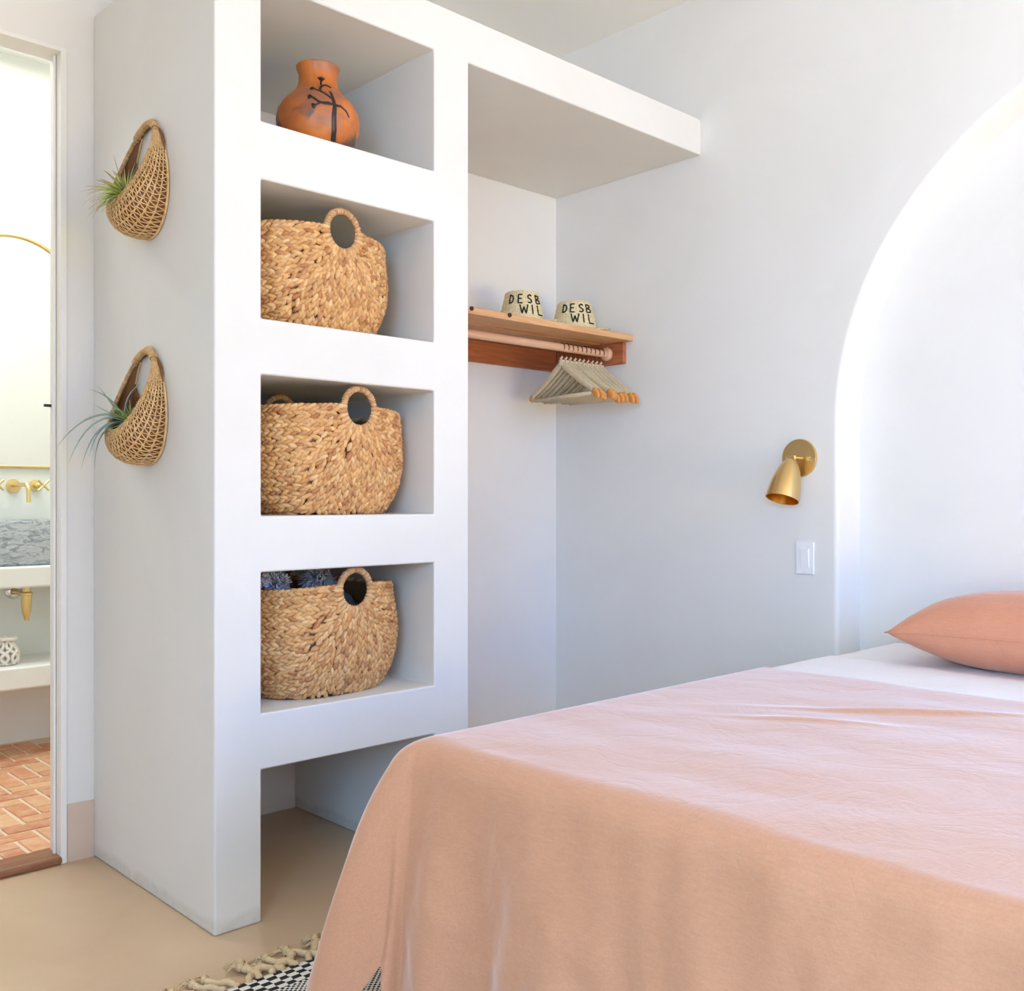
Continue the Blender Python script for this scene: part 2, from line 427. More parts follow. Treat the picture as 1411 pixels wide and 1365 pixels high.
# ------------------------------------------------------------------ plastered shelving unit
xs = [X0, X1, X2, X3, X4]; ys = [F, YB]
zs = [0, ZB, B4, T4, B3, T3, B2, T2, B1, T1, HT]
def sol(i, j, k):
    if i in (0, 2): return True
    if i == 3: return k == 9
    return k in (1, 3, 5, 7, 9)
unit = vox(xs, ys, zs, sol).build('built_in_shelving_unit', M['plaster'], bevel=.006, seg=3, smooth=True, auto=40)
tag(unit, 'tall white plastered built-in shelving unit with four square niches and an overhead ledge', 'shelving unit')

# ------------------------------------------------------------------ woven baskets
def spow(v, e): return math.copysign(abs(v)**e, v)
class BasketShape:
    def __init__(s, a=.24, b=.185, H=.3, top=(.98,.93), mid=1.0, bot=.7, ny=2.6, pinch=0):
        s.a, s.b, s.H, s.top, s.bot, s.ny = a, b, H, top, bot, ny
        n = 240; s.tab = []; L = 0; pv = None
        for i in range(n+1):
            th = -PI/2 + 2*PI*i/n; p = s.ring(th)
            if pv: L += (p-pv).length
            s.tab.append((L, th)); pv = p
        s.P = L
    def ring(s, th):
        e = 2/s.ny
        return Vector((s.a*spow(math.cos(th), e), s.b*spow(math.sin(th), e)))
    def th(s, u):
        u = u % s.P; lo, hi = 0, len(s.tab)-1
        while hi-lo > 1:
            m = (lo+hi)//2
            if s.tab[m][0] <= u: lo = m
            else: hi = m
        l0, t0 = s.tab[lo]; l1, t1 = s.tab[hi]
        return t0 + (t1-t0)*(u-l0)/(l1-l0+1e-9)
    def scale(s, h):
        t = max(0, min(1, h/(s.H*.55)))
        k = s.bot + (1-s.bot)*math.sin(t*PI/2)**.62
        u = max(0, (h/s.H-.55)/.45); u = u*u*(3-2*u)
        return k*(1+(s.top[0]-1)*u), k*(1+(s.top[1]-1)*u)
    def pt(s, u, h, off=0):
        r = s.ring(s.th(u)); kx, ky = s.scale(h)
        p = Vector((r.x*kx, r.y*ky, h + .012*math.cos(4*PI*u/s.P)*max(0, h/s.H-.5) ))
        if off:
            du = s.pt(u+.004, h)-s.pt(u-.004, h); dh = s.pt(u, h+.004)-s.pt(u, h-.004)
            n = du.cross(dh).normalized(); p += n*off
        return p
    def frame(s, u, h):
        du = (s.pt(u+.004, h)-s.pt(u-.004, h)).normalized(); dh = (s.pt(u, h+.004)-s.pt(u, h-.004)).normalized()
        return du, dh, du.cross(dh).normalized()

def stitch(mb, c, d, n, L, W, T, rnd):
    d = d.normalized(); w = n.cross(d).normalized(); n = d.cross(w).normalized()
    pr = [(-.5,0,0),(-.3,.78,.75),(0,1,1),(.3,.74,.8),(.5,0,.05)]
    bend = rnd.uniform(-.1, .1)*W
    vs = [c + d*(-L*.5) - n*T*.25]
    for t, ws, ts in pr[1:4]:
        o = c + d*(t*L) + w*bend
        for k in range(5):
            a = PI*k/4
            vs.append(o + w*(math.cos(a)*W*.5*ws) + n*(math.sin(a)*T*ts - T*.25))
    vs.append(c + d*(L*.5) - n*T*.2)
    fs = []
    for k in range(4): fs.append((0, 1+k, 2+k)); fs.append((16, 12+k, 11+k))
    for r in range(2):
        for k in range(4):
            a = 1+r*5+k; fs.append((a, a+5, a+6, a+1))
    mb.add(vs, fs)

def make_basket(name, loc, rz, shape, seed, label, ringr=.0555, ringz=0, group='round-handled woven baskets in the niches'):
    rnd = random.Random(seed)
    root = empty(name, loc, label, 'basket', group, rz)
    S = shape; P, H = S.P, S.H; RZ = H+ringz
    def rel(u, h):
        u = u % P
        ds = [(u if u < P/2 else u-P), (u-P/2)]
        s = min(ds, key=abs); return s, RZ-h
    def direc(u, h):
        s, d = rel(u, h)
        phi = math.degrees(math.atan2(abs(s), max(d, .001) if d > 0 else .001))
        t = (phi-14)/54; t = max(0, min(1, t))
        a = t*PI/2
        k = max(0, min(1, (abs(s)-.15)/.12)); a = a*(1-k) + PI/2*k
        return math.copysign(math.sin(a), s) if s else 0, -math.cos(a)
    DS = .0225; step = .006; cell = DS; grid = {}
    def near(u, h, r, own=None):
        cu, ch = int(u//cell), int(h//cell); n = int(P//cell)
        for i in range(cu-1, cu+2):
            for j in range(ch-1, ch+2):
                for (a, b, o) in grid.get((i % (n+1), j), ()):
                    if o == own: continue
                    du = abs(a-u); du = min(du, P-du)
                    if du*du+(b-h)**2 < r*r: return True
        return False
    def put(u, h, o):
        grid.setdefault((int(u//cell) % (int(P//cell)+1), int(h//cell)), []).append((u, h, o))
    def inring(u, h, extra=.012):
        s, d = rel(u, h); return math.hypot(s, d) < ringr+extra
    lines = []
    def trace(u, h, oid):
        out = []
        for sg in (1, -1):
            pts = []; x, y = u, h; pd = None; L = 0
            while L < .9:
                dx, dy = direc(x, y)
                if pd is None: dx, dy = dx*sg, dy*sg
                elif dx*pd[0]+dy*pd[1] < 0: dx, dy = -dx, -dy
                pd = (dx, dy); x += dx*step; y += dy*step; L += step
                if not (.004 < y < H-.004) or inring(x, y) or near(x % P, y, DS*.70): break
                pts.append((x, y))
            out.append(pts)
        return list(reversed(out[1])) + [(u, h)] + out[0]
    seeds = []
    for base in (0, P/2):
        for k in range(-3, 4): seeds.append(((base+k*DS) % P, RZ-ringr-.03-abs(k)*.006))
    for k in range(14):
        for base in (P/4, 3*P/4): seeds.append((base, H-.012-k*DS))
    for k in range(5000): seeds.append((rnd.uniform(0, P), rnd.uniform(.008, H-.008)))
    oid = 0
    for (u, h) in seeds:
        if not (.004 < h < H-.003) or inring(u, h) or near(u % P, h, DS*.84): continue
        ln = trace(u, h, oid)
        if len(ln) < 3: continue
        for p in ln[::1]: put(p[0] % P, p[1], oid)
        lines.append(ln); oid += 1
    mb = MB(); pitch = .0205; cen = {}
    for ln in lines:
        acc = -pitch*rnd.uniform(.5, 1)
        flip = 1 if ln[0][1] < ln[-1][1] else -1
        if abs(ln[0][1]-ln[-1][1]) < .02: flip = 1
        i = 0; dist = -acc
        for a, b in zip(ln[:-1], ln[1:]):
            dist += math.hypot(b[0]-a[0], b[1]-a[1])
            if dist < pitch: continue
            dist -= pitch
            tx, ty = (b[0]-a[0])*flip, (b[1]-a[1])*flip
            l = math.hypot(tx, ty); tx /= l; ty /= l
            for sd in (-1, 1):
                cu = b[0] - ty*sd*DS*.25 + (tx*pitch*.5 if sd > 0 else 0); ch = b[1] + tx*sd*DS*.25 + (ty*pitch*.5 if sd > 0 else 0)
                ch = max(.002, min(H-.001, ch))
                cc = S.pt(cu, ch, .002); cen.setdefault((round(cc.x/.0125), round(cc.y/.0125), round(cc.z/.0125)), []).append(cc)
                c = S.pt(cu, ch, .004+rnd.uniform(-.001, .0015)); du, dh, n = S.frame(cu, ch)
                ang = math.radians(23+rnd.uniform(-8, 8))*-sd
                ca, sa = math.cos(ang), math.sin(ang)
                vx, vy = tx*ca - ty*sa, tx*sa + ty*ca
                stitch(mb, c, (du*vx+dh*vy)*1.0 - n*.12, n, .0345*rnd.uniform(.92,1.1), .0150*rnd.uniform(.9,1.12), .0105, rnd)
    for k in range(9000):
        u, h = rnd.uniform(0, P), rnd.uniform(.006, H-.004)
        if inring(u, h, .014): continue
        c = S.pt(u, h, .002)
        key = (round(c.x/.0125), round(c.y/.0125), round(c.z/.0125))
        if any((q_-c).length < .0104 for a_ in (-1,0,1) for b_ in (-1,0,1) for e_ in (-1,0,1) for q_ in cen.get((key[0]+a_, key[1]+b_, key[2]+e_), ())): continue
        cen.setdefault(key, []).append(c); du, dh, n = S.frame(u, h); dx, dy = direc(u, h)
        an = rnd.choice((-.4, .4)); ca, sa = math.cos(an), math.sin(an); dx, dy = -(dx*ca-dy*sa), -(dx*sa+dy*ca)
        stitch(mb, c, du*dx+dh*dy - n*.12, n, .033, .0150, .0100, rnd)
    # rim braid
    nr = int(P/.0165)
    for k in range(nr):
        u = P*k/nr; s, d = rel(u, H)
        if abs(s) < ringr*.98: continue
        for sd in (-1, 1):
            c = S.pt(u, H) + Vector((0,0,.003)); du, dh, n = S.frame(u, H-.01)
            nn = (n*.8*sd + Vector((0,0,.7))).normalized()
            stitch(mb, c + n*.004*sd, du + Vector((0,0,.35*sd)), nn, .028, .012, .007, rnd)
    body = mb.build('woven_body', M['hyacinth'], root)
    # backing shell coloured dark as shade between the strands, with inner face, hole under each ring, and bottom
    mb = MB(); nu, nh = 128, 30; ids = {}
    for i in range(nu):
        for j in range(nh+1):
            mb.v.append(tuple(S.pt(P*i/nu, H*j/nh, -.0035)))
    for i in range(nu):
        for j in range(nh):
            uc, hc = P*(i+.5)/nu, H*(j+.5)/nh
            if inring(uc, hc, -.001): continue
            i2 = (i+1) % nu
            mb.f.append((i*(nh+1)+j, i2*(nh+1)+j, i2*(nh+1)+j+1, i*(nh+1)+j+1))
    mb.f.append(tuple(i*(nh+1) for i in range(nu-1, -1, -1)))
    mb.m = [0]*len(mb.f)
    mb.build('shade_lining', M['hyacinth_shade'], root)
    # ring handles
    for u0 in (0, P/2):
        c0 = S.pt(u0, H-.02, .004); du, dh, n = S.frame(u0, H-.03)
        dh = Vector((0,0,1)); n = du.cross(dh).normalized()
        c0 = Vector((c0.x, c0.y, RZ)); mb = MB(); pts = []; rad = []
        NN = 48
        for k in range(NN):
            a = 2*PI*k/NN
            pts.append(c0 + du*math.cos(a)*ringr + dh*math.sin(a)*ringr)
        mb.tube(pts, .0072, 10, closed=True)
        for k in range(62):
            a = 2*PI*k/62; cc = c0 + (du*math.cos(a)+dh*math.sin(a))*ringr; er = du*math.cos(a)+dh*math.sin(a); et = (-du*math.sin(a)+dh*math.cos(a))
            rr = .0072*rnd.uniform(.98,1.1); sl = rnd.uniform(-.25,.25)
            mb.tube([cc + (er*math.cos(b_)+n*math.sin(b_))*rr + et*math.sin(b_)*sl*.006 for b_ in [2*PI*q_/12 for q_ in range(12)]], .0027, 5, closed=True)
        h = mb.build('handle', M['ringwrap'], root)
        # thick wraps binding the lower half of the ring to the body
        mb = MB()
        for k in range(17):
            a = PI + PI*(k+.5)/17 if True else 0
            a = math.radians(172 + 196*(k+.5)/17)
            rr = ringr+.006
            p = c0 + du*math.cos(a)*rr + dh*math.sin(a)*rr + n*.004
            stitch(mb, p, du*math.cos(a)+dh*math.sin(a), n, .036, .0165, .0125, rnd)
        mb.build('binding', M['hyacinth'], root)
    return root

make_basket('woven_basket', (1.545, 2.50, B2+.001), .10, BasketShape(.235,.18,.272,(.99,.92),1,.72), 11,
    'golden woven water hyacinth basket in the niche directly below the painted vase', ringz=.004)
make_basket('woven_basket', (1.592, 2.50, B3+.001), .12, BasketShape(.243,.185,.292,(1.0,.93),1,.7), 23,
    'empty woven basket in the third niche down, its round handle nearly touching the niche top', ringz=.003)
make_basket('woven_basket', (1.585, 2.51, B4+.001), .12, BasketShape(.238,.185,.298,(.94,.93),1,.74), 37,
    'woven water hyacinth basket holding a grey throw blanket, lowest of the three baskets', ringz=-.004)

# throws rolled in the lowest basket
def throw(name, p0, p1, r, label, tassel_dir):
    root = empty(name, p0, label, 'throw blanket', 'throws in the lowest basket')
    p0 = Vector(p0); p1 = Vector(p1); d = (p1-p0); mb = MB()
    n = 20
    pts = [d*(i/n) + Vector((0, 0, .006*math.sin(i*1.3))) for i in range(n+1)]
    mb.tube(pts, [r*(.8 if i == 0 else 1 + .05*math.sin(i*1.7)) for i in range(n+1)], 20)
    # spiral of the roll on its end
    mb.build('rolled_cloth', M['knit'], root)
    rnd = random.Random(len(label)); mb = MB(); ax = d.normalized()
    e1 = ax.orthogonal().normalized(); e2 = ax.cross(e1)
    for k in range(230):
        a = rnd.uniform(0, 2*PI); rr = r*math.sqrt(rnd.uniform(.02, 1.0))
        b = (e1*math.cos(a)+e2*math.sin(a))*rr*.8 
        out = ((e1*math.cos(a)+e2*math.sin(a))*rnd.uniform(.3,1.3) - ax*rnd.uniform(.3,1.2) + Vector(tassel_dir)*.6).normalized()
        L = rnd.uniform(.02, .036); s = b*1.0
        pp = [s, s+out*L*.5+Vector((0,0,.004)), s+out*L+Vector((0,0,-.003))]
        mb.tube(pp, [.002,.0028,.002], 5)
    mb.build('tassels', M['yarn'], root)
    return root
throw('throw_blanket', (1.425, 2.46, .835), (1.60, 2.60, .62), .038, 'grey-blue tasselled throw rolled up at the left end of the lowest basket', (-.3,-.6,.4))
throw('throw_blanket', (1.60, 2.52, .846), (1.79, 2.58, .69), .038, 'grey-blue ribbed throw slanting down behind the handle of the lowest basket', (-.5,-.4,.2))

# ------------------------------------------------------------------ painted clay vase
VL = Vector((1.572, 2.47, B1+.001))
vprof = [(.05,0),(.062,.003),(.085,.025),(.106,.058),(.117,.092),(.1185,.118),(.113,.142),(.099,.165),(.080,.184),(.065,.199),(.0575,.214),(.054,.232),(.0545,.246),(.058,.258),(.0615,.266),(.062,.270),(.0585,.272),(.055,.268),(.052,.25),(.05,.22)]
def vr(z):
    for (r0,z0),(r1,z1) in zip(vprof[:15], vprof[1:16]):
        if z0 <= z <= z1: return r0+(r1-r0)*(z-z0)/(z1-z0)
    return vprof[14][0]
root = empty('painted_vase', VL, 'orange fired-clay vase with a dark painted tree, in the topmost niche', 'vase')
mb = MB(); mb.lathe(vprof, 72, capb=True); mb.build('vase_body', M['clay'], root)
# camera-facing azimuth of the visible front
AZC = math.atan2(-VL.y, -VL.x)
def vp(px, z, off=.0008):      # px: lateral metres seen from the front, + to the right
    r = vr(z); a = AZC + math.asin(max(-.98, min(.98, px/r)))
    return Vector(((r+off)*math.cos(a), (r+off)*math.sin(a), z))
mb = MB()
def stroke(pts, w, n=10):
    out = []
    for (a, b) in zip(pts[:-1], pts[1:]):
        for i in range(n): t = i/n; out.append((a[0]+(b[0]-a[0])*t, a[1]+(b[1]-a[1])*t))
    out.append(pts[-1])
    P3 = [vp(x, z, 0) for x, z in out]; N = len(P3)
    vs = []
    for i, p in enumerate(P3):
        t = (P3[min(i+1, N-1)]-P3[max(0, i-1)]).normalized(); nn = Vector((p.x, p.y, .2*math.hypot(p.x,p.y))).normalized()
        s = nn.cross(t).normalized(); ww = (w[0]+(w[1]-w[0])*i/(N-1))*.72
        vs += [p - s*ww - nn*.0005, p - s*ww*.7 + nn*.0014, p + s*ww*.7 + nn*.0014, p + s*ww - nn*.0005]
    fs = []
    for i in range(N-1):
        for k in range(3): fs.append((i*4+k, i*4+k+1, i*4+k+5, i*4+k+4))
    mb.add(vs, fs)
def leaf_tuft(x, z, ang, s=.012):
    for k in range(-3, 4):
        a = ang + k*.26
        stroke([(x, z), (x+math.cos(a)*s*.6, z+math.sin(a)*s*.6), (x+math.cos(a)*s, z+math.sin(a)*s)], (.004, .0012), 4)
stroke([(.042,.02),(.045,.06),(.044,.10),(.046,.125),(.040,.150),(.034,.172)], (.013,.006))
stroke([(.046,.128),(.018,.126),(.002,.130),(-.012,.141),(-.016,.143)], (.0065,.004)); leaf_tuft(-.016,.143, 2.9)
stroke([(.045,.124),(.03,.131),(.008,.128),(-.003,.121),(-.006,.119)], (.0055,.0035)); leaf_tuft(-.006,.119, 3.5)
stroke([(.043,.140),(.018,.160),(.0,.169),(-.010,.174)], (.0055,.004)); leaf_tuft(-.010,.174, 2.7)
stroke([(.008,.166),(.006,.180),(.012,.193),(.024,.197),(.036,.190)], (.005,.0055))
stroke([(.010,.186),(.008,.202),(.009,.212)], (.0045,.004)); leaf_tuft(.009,.210, 1.57, .015)
stroke([(.046,.126),(.062,.128),(.078,.118),(.086,.105)], (.006,.0035))
mb.build('painted_tree', M['slip'], root)

# ------------------------------------------------------------------ crescent rattan wall baskets with air plants
def wall_basket(loc, label, seed, kw=1.0, kp=1.0):
    rnd = random.Random(seed)
    root = empty('rattan_wall_basket', loc, label, 'wall basket', 'crescent rattan wall baskets')
    Hh, Wd = .158, .108*kw
    # local coordinates: (-out, y, z); th=0 top, going round
    def base(th):
        z = Hh*math.cos(th); w = Wd*(1 + .12*math.cos(th+PI))
        return Vector((-.004, w*math.sin(th)*(1-.10*math.cos(th)), z))
    def rim(th):
        c = math.cos(th); t = (1-c)/2
        z = Hh-.008 - t*(.222); p = (.012 + .086*t**1.25)*kp
        w = .088*kw*abs(math.sin(th))**.9*(1 if math.sin(th) >= 0 else -1)
        return Vector((-p, w, z))
    def pod(th, v):      # 0 base on the wall, 1 rim
        B, R = base(th), rim(th); t = (1-math.cos(th))/2
        outw = Vector((0, math.sin(th), -max(0, -math.cos(th))*1.0))
        Cc = Vector((R.x*(.55+.5*t), B.y*(1.04+.06*t), B.z + (-.012 if math.cos(th) < 0 else 0)))
        Cc2 = Vector((R.x*(.95+.30*t), R.y*(1.0+.2*t)+B.y*.10, (R.z*.72+B.z*.28) - .0*t))
        return B*(1-v)**3 + Cc*3*v*(1-v)**2 + Cc2*3*v*v*(1-v) + R*v**3
    def inner(th):       # inner rail of the back, around the hole
        return Vector((-.006, .088*kw*math.sin(th)*(1-.12*math.cos(th)), .080 + .064*math.cos(th)))
    # warp lines
    mb = MB(); nv = 7
    for i in range(nv+1):
        v = i/nv; pts = [pod(2*PI*k/96, v) for k in range(96)]
        mb.tube(pts, .0022 if 0 < i < nv else .0042, 6, closed=True)
    mb.build('frame', M['rattan'], root)
    mb = MB(); nt = 104
    for i in range(nv):
        v0, v1 = i/nv, (i+1)/nv
        for k in range(nt):
            th = 2*PI*(k+(.5 if i % 2 else 0))/nt
            t = (1-math.cos(th))/2
            if t < .02 and False: continue
            sl = (.030 if (k % 2) else -.030)
            a = pod(th-sl, v0-.02 if i else 0); b = pod(th+sl, v1+.02 if i < nv-1 else 1); m = (pod(th, (v0+v1)/2))
            nrm = Vector((-.6, m.y*4, m.z*2)).normalized()
            mb.tube([a+nrm*.001, m+nrm*.0022, b+nrm*.001], .0017, 5, cap=False)
    mb.build('weaving', M['rattan'], root)
    # wrapped rim
    mb = MB()
    for k in range(150):
        th = 2*PI*k/150; c = rim(th); c2 = rim(th+.03); d = (c2-c).normalized(); e1 = d.orthogonal().normalized(); e2 = d.cross(e1)
        rr = .0052 + (.0035 if math.cos(th) > .75 else 0)
        pts = [c + (e1*math.cos(a)+e2*math.sin(a))*rr + d*.0022*a/PI for a in [2*PI*q_/8 for q_ in range(9)]]
        mb.tube(pts, .0015, 4, cap=False)
    # top wrapped apex joining base and rim
    for k in range(-12, 13):
        th = k*.035; B, R = base(th), rim(th); mid = (B+R)/2; hw = (B-R)/2
        pts = []
        for q_ in range(11):
            a = 2*PI*q_/10; pts.append(mid + hw*math.cos(a)*1.25 + Vector((0, 0, 1))*math.sin(a)*.0085 )
        mb.tube(pts, .0026, 5, cap=False)
    mb.build('rim_wrap', M['rattan'], root)
    # woven back around the hole
    mb = MB(); nb = 72
    for j in range(5):
        pts = []
        for k in range(nb):
            th = 2*PI*k/nb; I = inner(th); B = base(th); pts.append(I + (B-I)*(j/4))
        mb.tube(pts, .0042 if j == 0 else .0026, 6, closed=True)
    for k in range(150):
        th = 2*PI*k/150; I = inner(th); B = base(th)
        mb.tube([I, (I+B)/2+Vector((-.002,0,0)), B], .0020, 4, cap=False)
    mb.build('woven_back', M['rattan_shade'], root)  # interior shade put into the colour of the back
    # added dark sheet, coloured as the shade inside the pod seen through the gaps
    mb = MB(); nu, nv2 = 72, 12
    for k in range(nu):
        for j in range(nv2+1):
            th = 2*PI*k/nu; p = pod(th, j/nv2); c = Vector((-.03, 0, p.z*.9)); d_ = (c-p)
            mb.v.append(tuple(p + (d_.normalized()*.0035 if d_.length > 1e-6 else d_)))
    for k in range(nu):
        th = 2*PI*(k+.5)/nu
        for j in range(nv2):
            k2 = (k+1) % nu
            if (1-math.cos(th))/2 < .08: continue
            mb.f.append((k*(nv2+1)+j, k2*(nv2+1)+j, k2*(nv2+1)+j+1, k*(nv2+1)+j+1))
    mb.m = [0]*len(mb.f)
    mb.build('shade_lining', M['rattan_shade'], root)
    return root

WB1 = Vector((X0-.001, 2.655, 1.948)); WB2 = Vector((X0-.001, 2.665, 1.333))
wall_basket(WB1, 'upper crescent rattan basket hung on the side of the shelving unit', 3)
wall_basket(WB2, 'lower crescent rattan basket hung on the side of the shelving unit', 4)

def leaf(mb, al, p, d, L, W, curl, side, n=12, taper=.8):
    """curved channelled leaf; d start direction, curl = bend vector per length"""
    p = Vector(p); d = Vector(d).normalized(); pts = [p.copy()]; ds = [d.copy()]
    for i in range(n):
        d = (d + Vector(curl)*(L/n)).normalized(); p = p + d*(L/n); pts.append(p.copy()); ds.append(d.copy())
    vs = []; base = len(mb.v)
    side = Vector(side)
    for i, (q_, dd) in enumerate(zip(pts, ds)):
        t = i/n; w = W*(1-t**1.6)*(.75+.25*min(1, t*5)) + .0004
        s = (side - dd*side.dot(dd)); s = s.normalized() if s.length > 1e-5 else dd.orthogonal().normalized()
        nn = dd.cross(s)
        vs += [q_ + s*w, q_ - nn*w*.45, q_ - s*w, q_ + nn*w*.25 - nn*w*.5]
        al += [t]*4
    fs = []
    for i in range(n):
        for k in range(4): fs.append((i*4+k, i*4+(k+1)%4, (i+1)*4+(k+1)%4, (i+1)*4+k))
    mb.add(vs, fs)
def finish_plant(mb, al, name, mat, loc, label, cat='air plant', group=None):
    o = mb.build(name, mat, loc=loc)
    at = o.data.attributes.new('along', 'FLOAT', 'POINT'); at.data.foreach_set('value', al)
    return tag(o, label, cat, group)
# upper: green rosette with reddish tips
rnd = random.Random(5); mb = MB(); al = []
for k in range(54):
    a = rnd.uniform(0, 2*PI); e = rnd.uniform(0.0, 1.15)
    ax = Vector((-.62, -.12, .62)).normalized(); e1 = Vector((0,1,0)); e1 = (e1-ax*e1.dot(ax)).normalized(); e2 = ax.cross(e1)
    rad = e1*math.cos(a)+e2*math.sin(a); d = (ax*math.cos(e) + rad*math.sin(e)).normalized()
    L = rnd.uniform(.065, .118)
    leaf(mb, al, rad*.006, d, L, rnd.uniform(.0042,.0062), rad*rnd.uniform(2,7)+Vector((0,0,-rnd.uniform(4,11))), ax.cross(rad))
for k in range(16):   # long trailing tips on the outer side
    dy = rnd.uniform(-.5, .7)
    leaf(mb, al, (-.01, dy*.01, 0), (-1, dy, rnd.uniform(-.1,.7)), rnd.uniform(.08,.118), .0028, (-2, 0, -rnd.uniform(8,20)), (0,1,0))
mb.lathe([(.011,-.016),(.014,-.006),(.009,.004),(.004,.010)], 10, capb=True, capt=True); al += [0]*40
finish_plant(mb, al, 'air_plant', M['leafgreen'], WB1+Vector((-.066, .012, -.052)), 'spiky green air plant with reddish tips in the upper rattan wall basket', group=None)
# lower: large curling grey plant
mb = MB(); al = []
spec = [  # start dir (x,y,z), length, width, curl
 ((-.6,.5,.9), .21, .0075, (-6,3,-13)), ((-.7,-.1,.55), .22, .007, (-4,0,-15)), ((-.1,-.5,1), .17, .007, (4,-10,-11)),
 ((.1,-.6,.8), .15, .006, (3,-8,-9)), ((-.5,.6,1.0), .13, .007, (-2,2,4)), ((-.3,.2,1.2), .15, .0065, (-9,-6,-4)),
 ((-1,.2,.3), .19, .006, (-2,0,-17)), ((-.9,.5,.1), .17, .0055, (3,0,-17)), ((-.2,.1,1.1), .13, .0085, (5,-9,-4)), ((-.6,.9,.6), .11, .004, (-1,3,1)),
 ((-.4,-.3,.8), .14, .005, (-5,-8,-12)), ((-.9,0,.2), .15, .005, (2,2,-16))]
for d, L, W, c in spec: leaf(mb, al, (0,0,0), d, L, W*1.7, c, (.3,.9,.2), 16)
mb.lathe([(.012,-.02),(.016,-.008),(.011,.004),(.004,.012)], 10, capb=True, capt=True); al += [0]*40
PG = WB2+Vector((-.062, .02, -.045))
finish_plant(mb, al, 'air_plant', M['leafgrey'], PG, 'large grey-green air plant with long curling leaves in the lower rattan wall basket')
mb = MB(); al = []; rnd = random.Random(9)
for k in range(34):
    a = rnd.uniform(0, 2*PI); e = rnd.uniform(0, 1.2); ax = Vector((-.45,-.3,.75)).normalized()
    e1 = (Vector((0,1,0))-ax*ax.y).normalized(); e2 = ax.cross(e1); rad = e1*math.cos(a)+e2*math.sin(a)
    leaf(mb, al, rad*.004, ax*math.cos(e)+rad*math.sin(e), rnd.uniform(.04,.075), .0026, rad*5+Vector((0,0,-rnd.uniform(3,12))), ax.cross(rad), 8)
mb.lathe([(.008,-.014),(.010,-.006),(.006,.004),(.003,.008)], 10, capb=True, capt=True); al += [0]*40
finish_plant(mb, al, 'air_plant', M['leaflime'], PG+Vector((.006,-.036,-.006)), 'small lime-green air plant tucked beside the grey one in the lower wall basket')
# moss clumps the plants sit in
for wb, lab in ((WB1, 'dark dry moss under the green air plant, upper wall basket'), (WB2, 'dark dry moss under the grey air plant, lower wall basket')):
    mb = MB(); rnd = random.Random(2)
    vs = []; n1, n2 = 18, 10
    for i in range(n2+1):
        f = PI*i/n2
        for j in range(n1):
            a = 2*PI*j/n1; r = .9+.25*noise.noise(Vector((math.cos(a)*2, math.sin(a)*2, f*2)))
            vs.append((.032*r*math.sin(f)*math.cos(a), .055*r*math.sin(f)*math.sin(a), .04*r*math.cos(f)))
    fs = [(i*n1+j, i*n1+(j+1)%n1, (i+1)*n1+(j+1)%n1, (i+1)*n1+j) for i in range(n2) for j in range(n1)]
    mb.add(vs, fs)
    tag(mb.build('dry_moss', M['moss'], loc=wb+Vector((-.055, .008, -.098))), lab, 'moss')

# ------------------------------------------------------------------ wooden shelf with hanging rail
SX0, SX1 = X3+.001, X4-.001
root = empty('closet_shelf', (2.585, YB, 1.745), 'pine shelf with hanging rod fixed in the closet recess above the hangers', 'shelf')
R0 = Vector((2.585, YB, 1.745))
def lb(mb, x0,x1,y0,y1,z0,z1): mb.box(x0-R0.x, x1-R0.x, y0-R0.y, y1-R0.y, z0-R0.z, z1-R0.z)
for (y0, y1) in ((2.630, 2.768), (2.796, 3.068)):
    mb = MB(); lb(mb, SX0, SX1, y0, y1, 1.727, 1.752); pl = mb.build('shelf_board', M['pinefront'] if y0 < 2.7 else M['pine'], root, bevel=.003, seg=2, auto=40)
    if y0 < 2.7:
        for kx in (2.478, 2.296):
            mb = MB(); mb.lathe([(.0005,-.004),(.0075,-.004),(.0075,.006),(.0005,.006)], 16, M=Matrix.Translation((kx-R0.x, y0-R0.y, 1.745-R0.z)) @ Matrix.Rotation(PI/2, 4, 'X'))
            mb.build('knot', M['knot'], pl)
mb = MB(); lb(mb, SX0, SX1-.02, 3.048, 3.068, 1.638, 1.7265); mb.build('back_rail', M['redwood'], root, bevel=.002, seg=2, auto=40)
mb = MB(); lb(mb, SX1-.02, SX1, 2.667, 3.0475, 1.638, 1.7265); mb.build('end_bracket', M['redwoody'], root, bevel=.002, seg=2, auto=40)
mb = MB(); lb(mb, SX0, SX0+.02, 2.667, 3.0475, 1.638, 1.7265); mb.build('end_bracket', M['redwoody'], root, bevel=.002, seg=2, auto=40)
RY, RZ_ = 2.745, 1.682
mb = MB(); mb.tube([(SX0+.02-R0.x, RY-R0.y, RZ_-R0.z), (SX1-.045-R0.x, RY-R0.y, RZ_-R0.z)], .0155, 24)
rod = mb.build('hanging_rod', M['beech'], root, auto=40)
mb = MB(); mb.lathe([(.001,0),(.022,0),(.027,.005),(.0285,.013),(.027,.021),(.021,.026),(.012,.028),(.001,.0285)], 32,
    M=Matrix.Translation((SX1-.020-R0.x, RY-R0.y, RZ_-R0.z)) @ Matrix.Rotation(-PI/2, 4, 'Y'))
mb.build('rod_end_cap', M['beech'], rod)

